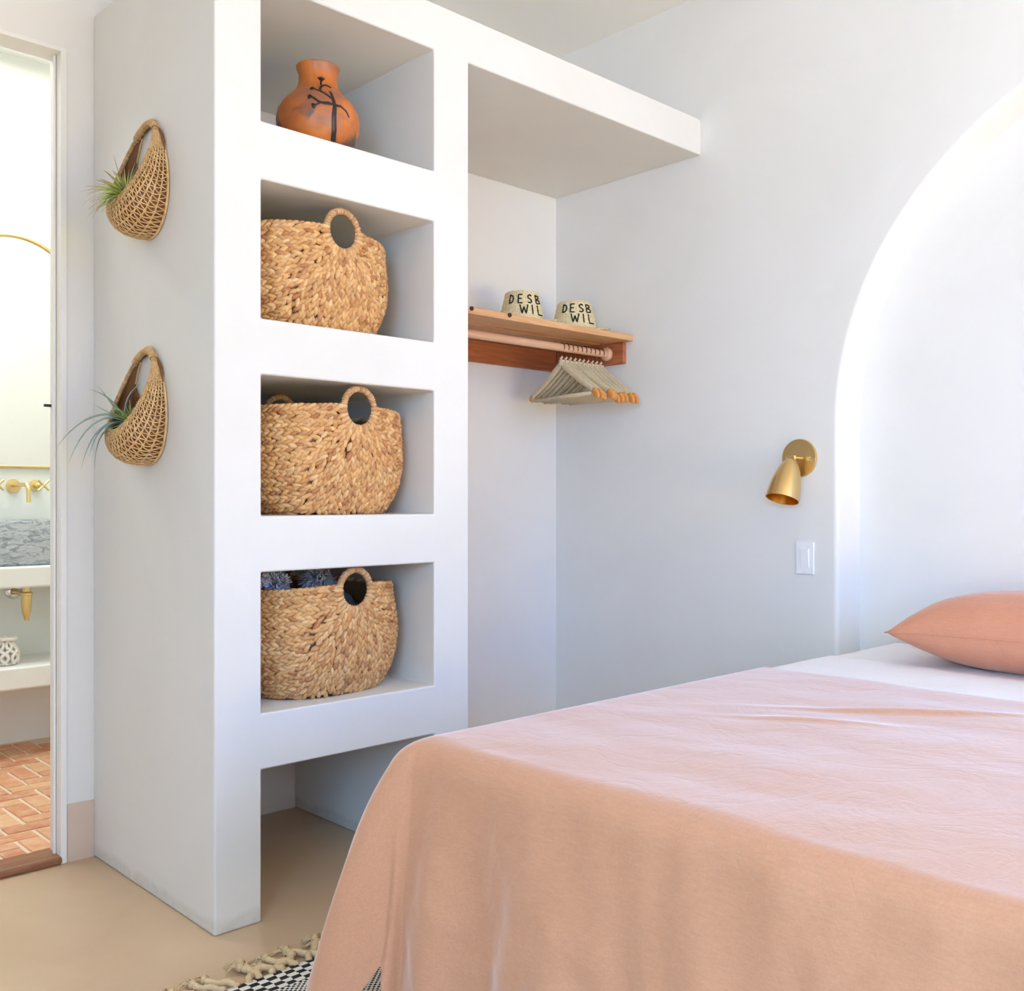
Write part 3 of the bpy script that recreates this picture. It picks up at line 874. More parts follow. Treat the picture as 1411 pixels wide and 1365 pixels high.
# hangers
def hanger_parts():
    root = empty('clothes_hanger', (0,0,0), 'x', 'hanger')
    # local: y across, z down from the rod centre (origin = rod centre)
    W, ZT, ZBar = .185, -.052, -.196
    mb = MB()
    n = 20
    for sg in (-1, 1):
        pts = []; rad = []
        for i in range(n+1):
            t = i/n
            y = sg*W*.92*t; z = ZT - .012 - (.118)*(t**1.12) + .010*math.sin(t*PI)*(-1)
            pts.append((.006*math.sin(t*PI)*0, y, z)); rad.append(.0140 - .0035*t)
        mb.tube(pts, rad, 10, flat=.52, up=(1,0,0))
        # down to the bar
    mb.tube([(0,-W*.90,ZBar), (0,W*.90,ZBar)], .0075, 10)
    for sg in (-1,1): mb.tube([(0,sg*W*.86,ZBar),(0,sg*W*.88,ZBar+.012),(0,sg*W*.87,ZBar+.022)], .007, 8)
    mb.tube([(0,0,ZT+.002),(0,0,ZT-.02)], .0125, 12)
    mb.build('cord_wrapped_body', M['cord'], root)
    for sg in (-1, 1):
        mb = MB(); pts = []; rad = []; ex = 1 if sg < 0 else .35
        for i in range(9):
            t = i/8; pts.append((0, sg*(W*.90 + .030*t*ex), ZT-.128-.004 - .024*t*ex - .010*t*t)); rad.append([.0125,.0145,.0155,.016,.016,.0155,.014,.011,.005][i])
        mb.tube(pts, rad, 12, flat=.55, up=(1,0,0)); mb.build('wooden_tip', M['tip'], root)
    mb = MB(); pts = []
    for i in range(25):
        a = math.radians(-35 + 245*i/24); pts.append((0, .0182*math.cos(a), .0182*math.sin(a)))
    pts = [p for p in pts][::-1]  # from far tip over the rod
    pts = pts + []
    tail = [(0, .0135, -.018), (0, .004, -.030), (0, 0, -.042), (0, 0, -.055)]
    mb.tube(pts + tail, .0018, 6); mb.build('hook', M['wire'], root)
    mb = MB(); mb.tube([(0,0,-.034),(.004,0,-.038),(-.003,.003,-.043),(0,0,-.05)], [.003,.0045,.0045,.005], 8); mb.build('hook_cord', M['cord'], root)
    return root
def copy_tree(o, parent=None):
    c = o.copy(); COL.objects.link(c)
    if parent: c.parent = parent
    for ch in list(o.children): copy_tree(ch, c)
    return c
h0 = hanger_parts()
NHG = 10; rnd = random.Random(3)
hl = ['first cord-wrapped hanger from the left on the rod, seen broadside'] + \
     ['second cord-wrapped hanger from the left end of the rod row'] + \
     [f'{w} cord-wrapped hanger from the left along the rod' for w in ('third','fourth','fifth','sixth','seventh','eighth','ninth')] + \
     ['last cord-wrapped hanger on the rod, nearest its wooden end cap']
for i in range(NHG):
    h = h0 if i == 0 else copy_tree(h0)
    h.location = (2.872 + .0262*i, RY, RZ_); h.rotation_euler = (rnd.uniform(-.03,.03), 0, -.02 + rnd.uniform(-.045,.045)*(i > 0))
    tag(h, hl[i], 'hanger', 'cord-wrapped hangers on the rod')

# ------------------------------------------------------------------ straw hats
def hat(loc, label, R, Hc, rows, tilt=0):
    root = empty('straw_hat', loc, label, 'hat', 'embroidered straw hats')
    prof = []
    rb, rt = R, R*.74
    prof += [(.148,.004),(.14,.002),(.12,.001),(rb+.01,.002),(rb,.006)]
    for i in range(1, 15): t = i/15; prof.append((rb+(rt-rb)*t**1.15 + .0014*math.sin(i*2.6), .006+(Hc-.022)*t))
    for i in range(1, 7): a = PI/2*i/6; prof.append((max(.001, (rt-.012)+.012*math.cos(a) if i < 6 else rt*.8), Hc-.016+.016*math.sin(a)))
    prof += [(rt*.5, Hc-.002), (rt*.2, Hc-.004), (.001, Hc-.004)]
    mb = MB(); n = 72; vs = []
    for r, z in prof:
        for k in range(n):
            a = 2*PI*k/n; zz = z
            if r > R*1.1: zz += .024*((r-R)/(.148-R))**1.5*max(0, math.cos(a+.62))**2
            vs.append((r*math.cos(a), r*math.sin(a), zz))
    fs = [(i*n+k, i*n+(k+1)%n, (i+1)*n+(k+1)%n, (i+1)*n+k) for i in range(len(prof)-1) for k in range(n)]
    mb.add(vs, fs)
    o = mb.build('hat_body', M['straw'], root)
    sm = o.modifiers.new('solid', 'SOLIDIFY'); sm.thickness = .003; sm.offset = 0
    az = math.atan2(-loc[1], -loc[0])
    def rad(z): t = max(0, min(1, (z-.006)/(Hc-.022))); return rb+(rt-rb)*t**1.15
    G = {'D': [[(0,0),(0,1),(.55,.85),(.75,.5),(.55,.12),(0,0)]], 'E': [[(.8,1),(0,1),(0,0),(.8,0)],[(0,.52),(.65,.52)]],
         'S': [[(.8,.85),(.45,1),(.1,.82),(.15,.6),(.65,.42),(.75,.18),(.4,0),(.05,.12)]],
         'B': [[(0,0),(0,1),(.6,.92),(.65,.68),(.1,.52),(.7,.4),(.75,.12),(0,0)]],
         'W': [[(0,1),(.3,0),(.55,.8),(.8,0),(1.1,1)]], 'I': [[(.2,1),(.2,0)]], 'L': [[(.1,1),(.1,0),(.8,0)]]}
    mb = MB()
    for (z0, hh, items) in rows:
        for ch, ang, wd in items:
            for ln in G[ch]:
                pts = []
                for (a, b) in zip(ln[:-1], ln[1:]):
                    for i in range(5):
                        t = i/5; x = a[0]+(b[0]-a[0])*t; y = a[1]+(b[1]-a[1])*t
                        pts.append((x, y))
                pts.append(ln[-1])
                P3 = []
                for x, y in pts:
                    z = z0 + y*hh; r = rad(z)+.0022; aa = az + math.radians(ang + (x-.4)*wd)
                    P3.append((r*math.cos(aa), r*math.sin(aa), z))
                mb.tube(P3, .0029, 6)
    mb.build('embroidered_letters', M['byarn'], root)
    return root
hat((2.728, 2.823, 1.753), 'embroidered straw hat nearer the niches, first on the pine shelf', .091, .135,
    [(.083,.034,[('D',-31,17),('E',-4,16),('S',24,17),('B',55,22)]), (.040,.036,[('W',3,20),('I',33,16),('L',55,24)])])
hat((3.018, 2.812, 1.753), 'embroidered straw hat nearest the room corner, above the hangers', .095, .133,
    [(.083,.034,[('D',-29,17),('E',-5,16),('S',21,18),('B',48,22)]), (.040,.036,[('W',-1,20),('I',29,16),('L',50,24)])])

# ------------------------------------------------------------------ brass wall sconce
SY, SZ = 1.867, 1.2255
root = empty('wall_sconce', (X4, SY, SZ), 'brushed brass wall sconce with a bullet shade beside the arch', 'wall lamp')
RX = Matrix.Rotation(-PI/2, 4, 'Y')
mb = MB(); mb.lathe([(.001,0),(.066,0),(.0675,.003),(.0675,.010),(.066,.0125),(.001,.0135)], 64, M=RX, capb=False)
mb.build('backplate', M['brass'], root, auto=35)
for (dy, dz) in ((-.042, .0), (.046, .0)):
    mb = MB(); mb.lathe([(.0038,.012),(.0038,.016),(.003,.018),(.0005,.0185)], 14, M=Matrix.Translation((0,dy,dz)) @ RX); mb.build('screw', M['brass'], root)
mb = MB(); mb.tube([(-.012,0,0),(-.058,0,0)], .0055, 16); mb.tube([(-.058,-.013,0),(-.058,.013,0)], .0075, 16); mb.build('arm', M['brass'], root, auto=40)
ax = Vector((-.36, .03, -.93)).normalized()
rotq = Vector((0,0,-1)).rotation_difference(ax).to_matrix().to_4x4()
MS = Matrix.Translation(Vector((-.058,0,-.004))) @ rotq
pr = [(.001,.0),(.010,-.001),(.018,-.006),(.028,-.020),(.038,-.042),(.047,-.070),(.053,-.100),(.0565,-.130),(.0575,-.152)]
mb = MB(); mb.lathe(pr, 64, M=MS); mb.lathe([(.0575,-.152),(.0565,-.1525),(.0558,-.152)], 64, M=MS)
sh = mb.build('lamp_shade', M['brass'], root)
mb = MB(); mb.lathe([(.0558,-.152),(.0545,-.130),(.051,-.100),(.045,-.070),(.036,-.042),(.024,-.02),(.001,-.012)], 64, M=MS); mb.build('shade_inside', M['brass_in'], sh)
mb = MB(); mb.lathe([(.001,-.02),(.018,-.02),(.018,-.055),(.017,-.06)], 24, M=MS); mb.lathe([(.013,-.055),(.024,-.075),(.028,-.092),(.024,-.108),(.012,-.117),(.001,-.119)], 24, M=MS)
mb.build('bulb', M['ceramic'], sh)

# light switch
root = empty('light_switch', (X4, 1.847, .8727), 'white rectangular rocker light switch below the brass sconce', 'light switch')
mb = MB(); mb.box(-.006, 0, -.035, .035, -.0573, .0573); mb.build('wall_plate', M['plastic'], root, bevel=.003, seg=3, auto=40)
mb = MB(); mb.box(-.0075, -.0055, -.0172, .0172, -.034, .034); mb.build('rocker_frame', M['plastic'], root, bevel=.0008, seg=2, auto=40)
mb = MB(); mb.add([(-.0075,-.0155,-.032),(-.0075,.0155,-.032),(-.0115,-.0155,.032),(-.0115,.0155,.032),(-.0075,-.0155,.032),(-.0075,.0155,.032)],
   [(0,1,3,2),(0,2,4),(1,5,3),(2,3,5,4),(0,4,5,1)]); mb.build('rocker', M['plastic'], root, smooth=False)
for dz in (-.048,.048):
    mb = MB(); mb.lathe([(.0028,.0058),(.0026,.0068),(.0005,.007)], 12, M=Matrix.Translation((0,0,dz)) @ RX); mb.build('screw', M['plastic'], root)

# ------------------------------------------------------------------ bed
BX0, BX1, BY0, BY1, BTOP = 1.26, 3.315, -.36, 1.615, .586
root = empty('bed', ((BX0+BX1)/2, (BY0+BY1)/2, 0), 'wide low bed with dark wooden legs, its head in the arched alcove', 'bed')
O = root.location
mb = MB(); mb.box(BX0+.03-O.x, BX1-O.x-.005, BY0+.03-O.y, BY1-.03-O.y, .19, .31); mb.build('bed_frame', M['darkwood'], root, bevel=.006, auto=40)
for (lx, ly) in ((BX0-.02,BY1-.015),(BX0+.09,BY0+.10),(BX1-.12,BY1-.10),(BX1-.12,BY0+.10)):
    mb = MB(); mb.box(lx-.04-O.x, lx+.04-O.x, ly-.04-O.y, ly+.04-O.y, .0135 if lx < 2 and ly > 1 else 0, .19); mb.build('leg', M['darkwood'], root, bevel=.005, auto=40)
mb = MB(); mb.box(BX0+.004-O.x, BX1-O.x-.005, BY0+.004-O.y, BY1-.004-O.y, .311, BTOP-.012); mb.build('mattress', M['mattress'], root, bevel=.05, seg=6, auto=60)

def wrinkle(p, s, a): return a*noise.noise(Vector(p)*s)
def smooth01(t): t = max(0, min(1, t)); return t*t*(3-2*t)
# white fitted sheet / folded-back top sheet
def drop1(e, R, fl, L):
    if e <= 0: return e, 0
    if e < R*PI/2: return R*math.sin(e/R), R*(1-math.cos(e/R))
    k = e-R*PI/2; return R + fl*k, R + k*math.sqrt(max(0, 1-fl*fl))
mb = MB(); NX, NY = 70, 150; R = .045
ya, yb = BY0, BY1; OV = .27
for i in range(NX+1):
    x = 2.30 + (BX1-.006-2.30)*i/NX
    for j in range(NY+1):
        q_ = -OV + (yb-ya+2*OV)*j/NY
        if q_ < R: out, dn = drop1(R-q_, R, .02, 0); y = ya+R-out
        elif q_ > (yb-ya)-R: out, dn = drop1(q_-(yb-ya-R), R, .02, 0); y = yb-R+out
        else: y = ya+q_; dn = 0
        z = BTOP+.001 - dn
        w = wrinkle((x*1.5, y, 0), 6, .003) + wrinkle((x, y*1.4, 3), 15, .0012)
        fold = .006*smooth01((2.86+.02*math.sin(y*5)-x)/.0125)     # thicker folded-back band
        if dn < .03: z += w + fold
        elif y > 1: y += .004+ fold + abs(w)
        mb.v.append((x, y, z))
for i in range(NX):
    for j in range(NY): mb.f.append((i*(NY+1)+j, (i+1)*(NY+1)+j, (i+1)*(NY+1)+j+1, i*(NY+1)+j+1))
mb.m = [0]*len(mb.f)
o = mb.build('bed_sheet', M['sheet']); tag(o, 'white cotton sheet showing between the blush bedspread and the pillow', 'sheet')
s_ = o.modifiers.new('solid', 'SOLIDIFY'); s_.thickness = .002; s_.offset = 1

# blush bedspread
mb = MB(); R = .055; XE = 2.505
px0, py0, py1 = BX0-.045, BY0-.006, BY1+.006; top = BTOP+.014
OF, OSd = .535, .50
step = .0125
LP = (XE-(px0+R)); LQ = (py1-R)-(py0+R)
ni = int((LP+OF)/step); nj = int((LQ+2*OSd)/step)
def sheetpt(p, q_):
    a = max(0, p-LP); b = 0; sd = 0
    if q_ < 0: b = -q_; sd = -1
    elif q_ > LQ: b = q_-LQ; sd = 1
    X = XE-min(p, LP); Y = (py0+R) + max(0, min(LQ, q_))
    if a == 0 and b == 0:
        z = top + wrinkle((X*2, Y, 1), 3.0, .004) + wrinkle((X*2.0+Y, Y*1.1-X, 2), 5, .0014) + wrinkle((X, Y, 9), 14, .0006)
        # long soft drag creases
        for (cx, cy, an, ln, am) in ((2.18,1.02,-.95,.34,.010),(1.95,1.12,-1.05,.20,.007),(2.28,.55,-1.2,.25,.006),(1.65,.25,-.9,.2,.004)):
            dx, dy = X-cx, Y-cy; u_ = dx*math.cos(an)+dy*math.sin(an); v_ = -dx*math.sin(an)+dy*math.cos(an)
            z += am*math.exp(-(u_/ln)**2*2)*math.exp(-(v_/.016)**2)
        e = XE-X
        return (X, Y, z)
    e = math.hypot(a, b); phi = math.atan2(b, a)      # 0 = foot side, 90 = long side
    k = math.sin(2*phi)**.7 if 0 < phi < PI/2 else 0
    fl = .12 + .13*k if sd > 0 else .08+.2*k
    if phi > PI/4: fl = max(.06, fl)
    if sd > 0 and e > R: e = R + (e-R)*(1 - .16*math.exp(-((math.degrees(phi)-12)/7)**2))
    s2 = smooth01((e-R)/.35)
    if phi < .02:   # foot panel folds
        Yc = Y
        f = .036*math.exp(-((Yc-1.47)/.055)**2) - .026*math.exp(-((Yc-1.36)/.06)**2)
        for (c, w_, am) in ((1.18,.05,.011),(1.03,.035,-.008),(.88,.05,.012),(.72,.03,-.008),(.60,.045,.014),(.46,.03,-.010),(.34,.04,.010),(.12,.05,-.012),(-.1,.05,.012)):
            f += 2.4*am*math.exp(-((Yc+.10*(e-.1)-c)/w_)**2)
        f += wrinkle((X, Y*2.2, e*1.2), 6, .008) + wrinkle((X, Y*1.6+e*1.1, e*1.3-Y*.8), 11, .005) - .010*abs(noise.noise(Vector((Y*4.5+e*2.0, e*1.6, 5))))
        out, dn = drop1(e, R, fl+.0, 0); out += f*s2 + smooth01((e-.02)/.08)*(.013*noise.noise(Vector((Y*7.5+e*.8, e*.9, 11))) + .006*noise.noise(Vector((Y*17-e*2, e*1.5, 3)))) + .012*math.exp(-((e-.08)/.05)**2)*(noise.noise(Vector((0, Y*9, 4))))*.5
    else:
        out, dn = drop1(e, R, fl, 0)
        if sd > 0: out += .085*k*(1-math.exp(-max(0, e-.02)/.13))
        # pinch valleys either side of the corner cone
        f = -.055*math.exp(-((math.degrees(phi)-14)/9)**2) - .02*math.exp(-((math.degrees(phi)-70)/10)**2) + wrinkle((math.degrees(phi)*.02, e*1.0, 7), 5, .008)
        if phi > 1.55:
            f = wrinkle((X*2.2, 0, e*1.2), 5, .012) 
        out += f*s2
    # cloth lifts near the hem at the corner valley
    cx, cy = math.cos(phi), math.sin(phi)*(sd if sd else 0)
    bx = X - cx*out; by = Y + cy*out
    z = top - dn
    if phi < .25 or True:
        z = max(z, .02+.01*math.sin(by*30))
    return (bx, by, z)
for i in range(ni+1):
    p = (LP+OF)*i/ni
    for j in range(nj+1):
        q_ = -OSd + (LQ+2*OSd)*j/nj
        pp = p
        v = Vector(sheetpt(p, q_))
        if i == 0: v.x += .004*noise.noise(Vector((0, v.y*6, 0))); v.z -= .004
        mb.v.append(tuple(v))
for i in range(ni):
    for j in range(nj): mb.f.append((i*(nj+1)+j, i*(nj+1)+j+1, (i+1)*(nj+1)+j+1, (i+1)*(nj+1)+j))
mb.m = [0]*len(mb.f)
o = mb.build('bedspread', M['spread']); tag(o, 'blush pink linen bedspread draped over the bed to near the floor', 'bedspread')
s_ = o.modifiers.new('solid', 'SOLIDIFY'); s_.thickness = .003; s_.offset = 1
s_ = o.modifiers.new('sub', 'SUBSURF'); s_.levels = 1; s_.render_levels = 1

# pillow
mb = MB(); PN = 56; PLx, PLy, PT = .25, .46, .118
PC = Vector((3.065, .92, BTOP+.112))
for side in (1, -1):
    for i in range(PN+1):
        for j in range(PN+1):
            u, v = -1+2*i/PN, -1+2*j/PN
            prof_ = ((1-abs(u)**2.4)*(1-abs(v)**3.0)); h = max(0, prof_)**.5
            kx = 1 - .055*(1-abs(u))*0 - .05*(1-v*v)*0; 
            # edges bow in between the pointed corners
            x = u*PLx*(1-.07*(1-v*v)**1*(abs(u)**3)); y = v*PLy*(1-.05*(1-u*u)*(abs(v)**3))
            z = side*PT*h
            ed = math.exp(-((1-abs(v))/.22)**2) + math.exp(-((1-abs(u))/.25)**2)
            z += side*ed*h*.010*noise.noise(Vector((x*16, y*16, side*3)))
            z += side*h*.008*noise.noise(Vector((x*7, y*5, 5))) + side*h*.006*(1-abs(u))**.3*noise.noise(Vector((x*5, y*22, 8)))*smooth01((abs(u)-.35)/.4)
            if side < 0: z = max(z, -PT*.93)
            droop = -.008*(abs(v)**4)*(abs(u)**2) - .02*(u < 0)*abs(u)**3*0
            mb.v.append((x, y, z+droop))
    b0 = 0 if side == 1 else (PN+1)**2
    for i in range(PN):
        for j in range(PN): mb.f.append((b0+i*(PN+1)+j, b0+(i+1)*(PN+1)+j, b0+(i+1)*(PN+1)+j+1, b0+i*(PN+1)+j+1))
mb.m = [0]*len(mb.f)
root = empty('pillow', PC, 'plump terracotta linen pillow at the head of the bed', 'pillow', rz=.02)
pb = mb.build('pillow_case', M['pillow'], root)
bm = bmesh.new(); bm.from_mesh(pb.data); bmesh.ops.remove_doubles(bm, verts=bm.verts, dist=.0006); bmesh.ops.recalc_face_normals(bm, faces=bm.faces); bm.to_mesh(pb.data); bm.free()
mb = MB(); pts = []
for (u0,v0,u1,v1) in ((-1,-1,-1,1),(-1,1,1,1),(1,1,1,-1),(1,-1,-1,-1)):
    for i in range(40):
        t = i/40; u = u0+(u1-u0)*t; v = v0+(v1-v0)*t
        pts.append((u*PLx*(1-.07*(1-v*v)*(abs(u)**3)), v*PLy*(1-.05*(1-u*u)*(abs(v)**3)), -.008*(abs(v)**4)*(abs(u)**2)))
mb.tube(pts, .0022, 6, closed=True); mb.build('seam', M['pillow'], root)

# ------------------------------------------------------------------ rug
RGX0, RGX1, RGY0, RGY1 = 1.0, 2.25, .9, 2.011
root = empty('woven_rug', ((RGX0+RGX1)/2, RGY1, 0), 'black and white woven rug with tan knotted fringe, under the bed corner', 'rug')
mb = MB(); nx_, ny_ = 100, 90
Lx = RGX1-RGX0; Ly = RGY1-RGY0
for i in range(nx_+1):
    for j in range(ny_+1):
        x = -Lx/2+Lx*i/nx_; y = -Ly*j/ny_
        mb.v.append((x, y, .011 + .0015*noise.noise(Vector((x*12, y*12, 0)))))
for i in range(nx_):
    for j in range(ny_): mb.f.append((i*(ny_+1)+j, i*(ny_+1)+j+1, (i+1)*(ny_+1)+j+1, (i+1)*(ny_+1)+j))
# sides
def edge(idx):
    n0 = len(mb.v)
    for k in idx: v = mb.v[k]; mb.v.append((v[0], v[1], .001))
    for k in range(len(idx)-1): mb.f.append((idx[k], idx[k+1], n0+k+1, n0+k))
edge([i*(ny_+1) for i in range(nx_+1)]); edge([j for j in range(ny_+1)]); edge([nx_*(ny_+1)+j for j in range(ny_+1)])
mb.m = [0]*len(mb.f); mb.build('woven_field', M['rug'], root)
mb = MB(); rnd = random.Random(21)
def cordp(x0, ang, L, r, curl, z=.011, y0=-.004):
    pts = []; x, y, a = x0, y0, ang
    for i in range(15):
        pts.append((x, y, z+.002*math.sin(i*.9+x0*40))); x += math.cos(a)*L/14; y += math.sin(a)*L/14; a += curl/14*math.sin(i*.35+.6)
    # plied cord
    mb.tube([(p[0],p[1],p[2]) for p in pts], [r*(1+.18*(k % 2)) for k in range(15)], 7)
    ex, ey, ez = pts[-1]
    # frayed knot
    mb.tube([(ex,ey,ez-.004),(ex+math.cos(a)*.004,ey+math.sin(a)*.004,ez+.003),(ex+math.cos(a)*.012,ey+math.sin(a)*.012,ez-.002)], [r*1.0,r*1.7,r*.9], 7)
    for k in range(9):
        b = a + rnd.uniform(-1.0,1.0); l = rnd.uniform(.022,.04); bx_, by_ = ex+math.cos(a)*.008, ey+math.sin(a)*.008
        mb.tube([(bx_,by_,ez-.002),(bx_+math.cos(b)*l*.5,by_+math.sin(b)*l*.5,ez+rnd.uniform(0,.006)),(bx_+math.cos(b+.3)*l,by_+math.sin(b+.3)*l,.003)], [.0022,.0019,.0011], 5)
x = -Lx/2+.006
while x < Lx/2-.01:
    sgn = 1 if rnd.random() < .55 else -1
    cordp(x, PI/2 + rnd.uniform(-.55,.7), rnd.uniform(.065,.098), .0074, sgn*rnd.uniform(.8,2.6))
    x += rnd.uniform(.024,.034)
mb.build('fringe', M['fringe'], root)

# ------------------------------------------------------------------ bathroom fittings
SX = 1.423
mb = MB(); mb.box(.2, 2.35, 4.33, BY, .718, .806); tag(mb.build('vanity_counter', M['bathwall'], bevel=.01, auto=40), 'thick white plaster vanity counter under the stone sink', 'counter')
mb = MB(); mb.box(.2, 2.35, 4.33, BY, .305, .397); tag(mb.build('vanity_shelf', M['bathwall'], bevel=.01, auto=40), 'low white plaster shelf beneath the vanity counter', 'shelf')
# stone vessel sink (hollow)
mb = MB()
def rr(hx, hy, r, z, n=8):
    out = []
    for (cx, cy, a0) in ((hx-r,hy-r,0),(-hx+r,hy-r,90),(-hx+r,-hy+r,180),(hx-r,-hy+r,270)):
        for i in range(n+1): a = math.radians(a0+90*i/n); out.append((cx+r*math.cos(a), cy+r*math.sin(a), z))
    return out
rings = [rr(.262,.14,.03,0), rr(.272,.150,.035,.01), rr(.275,.152,.035,.176), rr(.272,.149,.034,.184), rr(.252,.128,.03,.184), rr(.248,.124,.03,.178), rr(.22,.10,.05,.05), rr(.15,.06,.05,.035)]
n = len(rings[0]); 
for r_ in rings: mb.v += r_
for i in range(len(rings)-1):
    for k in range(n): mb.f.append((i*n+k, i*n+(k+1)%n, (i+1)*n+(k+1)%n, (i+1)*n+k))
mb.f.append(tuple(range(n))[::-1]); mb.f.append(tuple((len(rings)-1)*n+k for k in range(n)))
mb.m = [0]*len(mb.f)
tag(mb.build('vessel_sink', M['marble'], loc=(SX, 4.50, .807), auto=35), 'rectangular grey marble vessel sink on the bathroom counter', 'sink')
# faucet: spout + two cross handles
root = empty('wall_faucet', (SX, BY, 1.138), 'brass wall-mounted faucet with cross handles above the stone sink', 'faucet')
RYm = Matrix.Rotation(PI/2, 4, 'X')
mb = MB(); mb.lathe([(.001,0),(.030,0),(.031,.003),(.029,.008),(.012,.010),(.001,.010)], 32, M=RYm)
pts = [(0,-.008,.004),(0,-.06,.004),(0,-.14,.004)]
for i in range(8): a = PI/2*i/7; pts.append((0, -.17-.03*math.sin(a), .004-.03*(1-math.cos(a))))
pts += [(0,-.203,-.06),(0,-.203,-.072)]
mb.tube(pts, .0095, 16); mb.build('spout', M['bbrass'], root, auto=40)
for dx in (-.092, .092):
    mb = MB(); mb.lathe([(.001,0),(.026,0),(.027,.003),(.025,.007),(.013,.009),(.013,.050),(.0085,.052),(.0085,.112),(.001,.113)], 28, M=Matrix.Translation((dx,0,.002)) @ RYm)
    cs, sn = math.cos(.78), math.sin(.78); l = .031
    mb.tube([(dx-l*cs,-.110,.002-l*sn),(dx+l*cs,-.110,.002+l*sn)], .0052, 12); mb.tube([(dx-l*cs,-.110,.002+l*sn),(dx+l*cs,-.110,.002-l*sn)], .0052, 12)
    mb.build('cross_handle', M['bbrass'], root, auto=40)
# bottle trap
root = empty('bottle_trap', (SX, 4.50, .69), 'brass bottle trap hanging under the vanity counter', 'drain trap')
mb = MB(); mb.lathe([(.016,.027),(.016,-.002),(.020,-.004),(.026,-.008),(.026,-.016),(.022,-.018),(.0215,-.05),(.019,-.085),(.012,-.108),(.010,-.112),(.010,-.126),(.001,-.126)], 32)
mb.tube([(0,.018,-.012),(0,.174,-.012)], .0125, 16); mb.build('trap_body', M['bbrass'], root, auto=40)
mb = MB(); mb.lathe([(.014,-.004),(.036,-.004),(.036,-.001),(.034,.008),(.014,.012)], 32, M=Matrix.Translation((0,.174,-.012)) @ RYm); mb.build('wall_flange', M['chrome'], root)
# arched mirror
root = empty('arched_mirror', (SX, BY, 1.2226), 'arched wall mirror in a slim brass frame above the faucet', 'mirror')
hw, mh = .282, 1.008
out = [(-hw,0),(hw,0),(hw,mh-hw)]
for i in range(1, 33): a = PI*i/32; out.append((hw*math.cos(a), mh-hw+hw*math.sin(a)))
mb = MB(); n = len(out)
mb.add([(x,-.008,z) for x,z in out]+[(x,-.001,z) for x,z in out], [tuple(range(n)), tuple(range(2*n-1,n-1,-1))]+[(k,(k+1)%n,(k+1)%n+n,k+n) for k in range(n)])
mb.build('mirror_glass', M['mirror'], root, smooth=False)
mb = MB(); fr = []
for (a,b) in zip(out, out[1:]+out[:1]):
    fr.append((a[0],-.009,a[1]))
mb.tube(fr, .0095, 10, closed=True, up=(0,1,0)); mb.build('frame', M['bbrass'], root, auto=50)
# openwork white ornament on the low shelf
root = empty('openwork_ornament', (1.318, 4.43, .398), 'small white openwork ornament at the left of the low bathroom shelf', 'ornament')
mb = MB(); rnd = random.Random(8)
for k in range(15):
    a = 2*PI*k/15
    pts = []
    for i in range(13):
        t = i/12; r = .038+.016*math.sin(t*PI*1.1+.3) - .01*t; aa = a + .5*math.sin(t*PI*2+(k % 2)*PI)
        pts.append((r*math.cos(aa), r*math.sin(aa), .006+t*.10))
    mb.tube(pts, .0065, 7)
mb.lathe([(.001,0),(.036,0),(.04,.006),(.036,.012),(.001,.012)], 24)
mb.tube([(.04*math.cos(2*PI*k/24)*.95, .04*math.sin(2*PI*k/24)*.95, .108+.003*math.sin(k*3)) for k in range(24)], .008, 8, closed=True)
mb.build('lattice', M['ceramic'], root)

# ------------------------------------------------------------------ light
W = bpy.data.worlds.new('World'); SC.world = W; W.use_nodes = True
nt = W.node_tree; bg = nt.nodes['Background']
tc = nt.nodes.new('ShaderNodeTexCoord'); sp = nt.nodes.new('ShaderNodeSeparateXYZ'); nt.links.new(tc.outputs['Generated'], sp.inputs[0])
cr = nt.nodes.new('ShaderNodeValToRGB'); mp = nt.nodes.new('ShaderNodeMapRange'); mp.inputs['From Min'].default_value = -1
nt.links.new(sp.outputs['Z'], mp.inputs['Value']); nt.links.new(mp.outputs[0], cr.inputs[0])
cr.color_ramp.elements[0].position = .48; cr.color_ramp.elements[0].color = (.54,.50,.43,1)
cr.color_ramp.elements[1].position = .53; cr.color_ramp.elements[1].color = (.45,.56,.74,1)
nt.links.new(cr.outputs[0], bg.inputs['Color']); bg.inputs['Strength'].default_value = 1.0

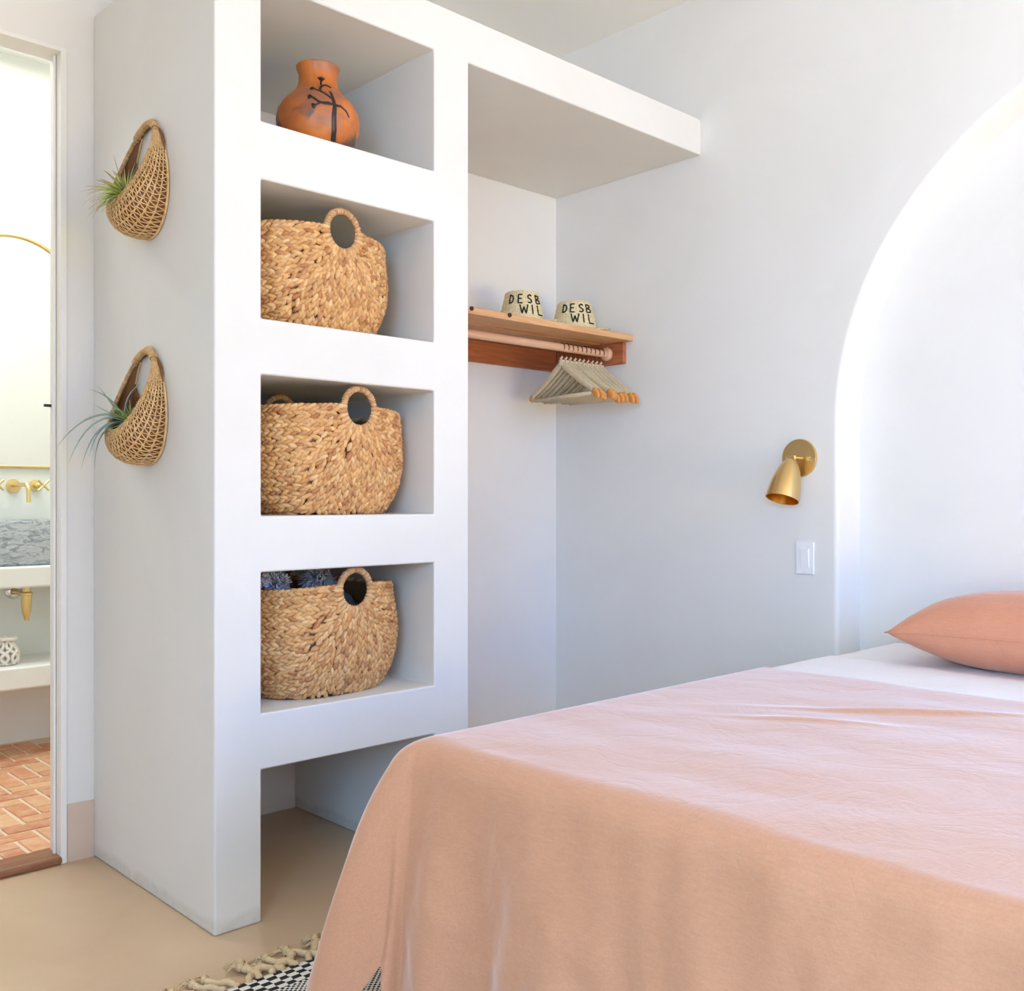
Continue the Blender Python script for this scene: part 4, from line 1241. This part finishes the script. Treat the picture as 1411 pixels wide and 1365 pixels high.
def area(name, loc, direction, sx, sy, power, col, spread=PI):
    l = bpy.data.lights.new(name, 'AREA'); l.shape = 'RECTANGLE'; l.size = sx; l.size_y = sy; l.energy = power; l.color = col; l.spread = spread
    o = bpy.data.objects.new(name, l); COL.objects.link(o); o.location = loc
    o.rotation_euler = Vector(direction).to_track_quat('-Z', 'Y').to_euler(); return o
# daylight through the wide glazed opening in the front wall: sky from above, warm light from the sunlit ground
LIGHTS = {
 'window_sky_light': ((1.8, YF-.35, 2.1), (0, 1, -.45), 2.7, 2.0, 125, (9, 17, 49)),
 'window_ground_light': ((1.8, YF-.35, .45), (0, 1, .85), 2.7, 1.2, 120, (57, 45, 17)),
 'side_fill_upper': ((XL-.3, -1.5, 2.0), (1, 0, -.45), 2.2, 1.4, 125, (26, 59, 101)),  # added cool fill for surfaces facing left; no window known there
 'side_fill_lower': ((XL-.3, -1.5, .7), (1, 0, .85), 2.2, 1.0, 120, (45, 41, 37)),  # added warm fill from the same side, aimed upwards
 'bathroom_fill_light': ((1.1, 3.95, ZC-.03), (0, 0, -1), 1.6, .9, 180, (26, 27, 26)),  # added to brighten the bathroom; no ceiling lamp known there
}
for k_, (loc_, d_, sx_, sy_, sp_, e_) in LIGHTS.items():
    mx = max(e_)
    if mx > 0: area(k_, loc_, d_, sx_, sy_, mx, tuple(c/mx for c in e_), math.radians(sp_))

# ------------------------------------------------------------------ camera
cd = bpy.data.cameras.new('camera'); cam = bpy.data.objects.new('camera', cd); COL.objects.link(cam); SC.camera = cam
f = 1377.32; yaw = .8123
cd.sensor_fit = 'HORIZONTAL'; cd.sensor_width = 36; cd.lens = 36*f/1411
cd.shift_y = -(682.5-687.61)/1411*1.0
cam.location = (0, 0, 1.08)
fw = Vector((math.cos(yaw), math.sin(yaw), 0))
cam.rotation_euler = fw.to_track_quat('-Z', 'Y').to_euler()
cd.clip_start = .05

vs_ = SC.view_settings; vs_.view_transform = 'Standard'; vs_.look = 'None'; vs_.gamma = 1; vs_.use_curve_mapping = False
vs_.exposure = 0.46
SC.cycles.use_denoising = True
SC.cycles.use_adaptive_sampling = True; SC.cycles.adaptive_threshold = .05
SC.cycles.max_bounces = 9; SC.cycles.diffuse_bounces = 6
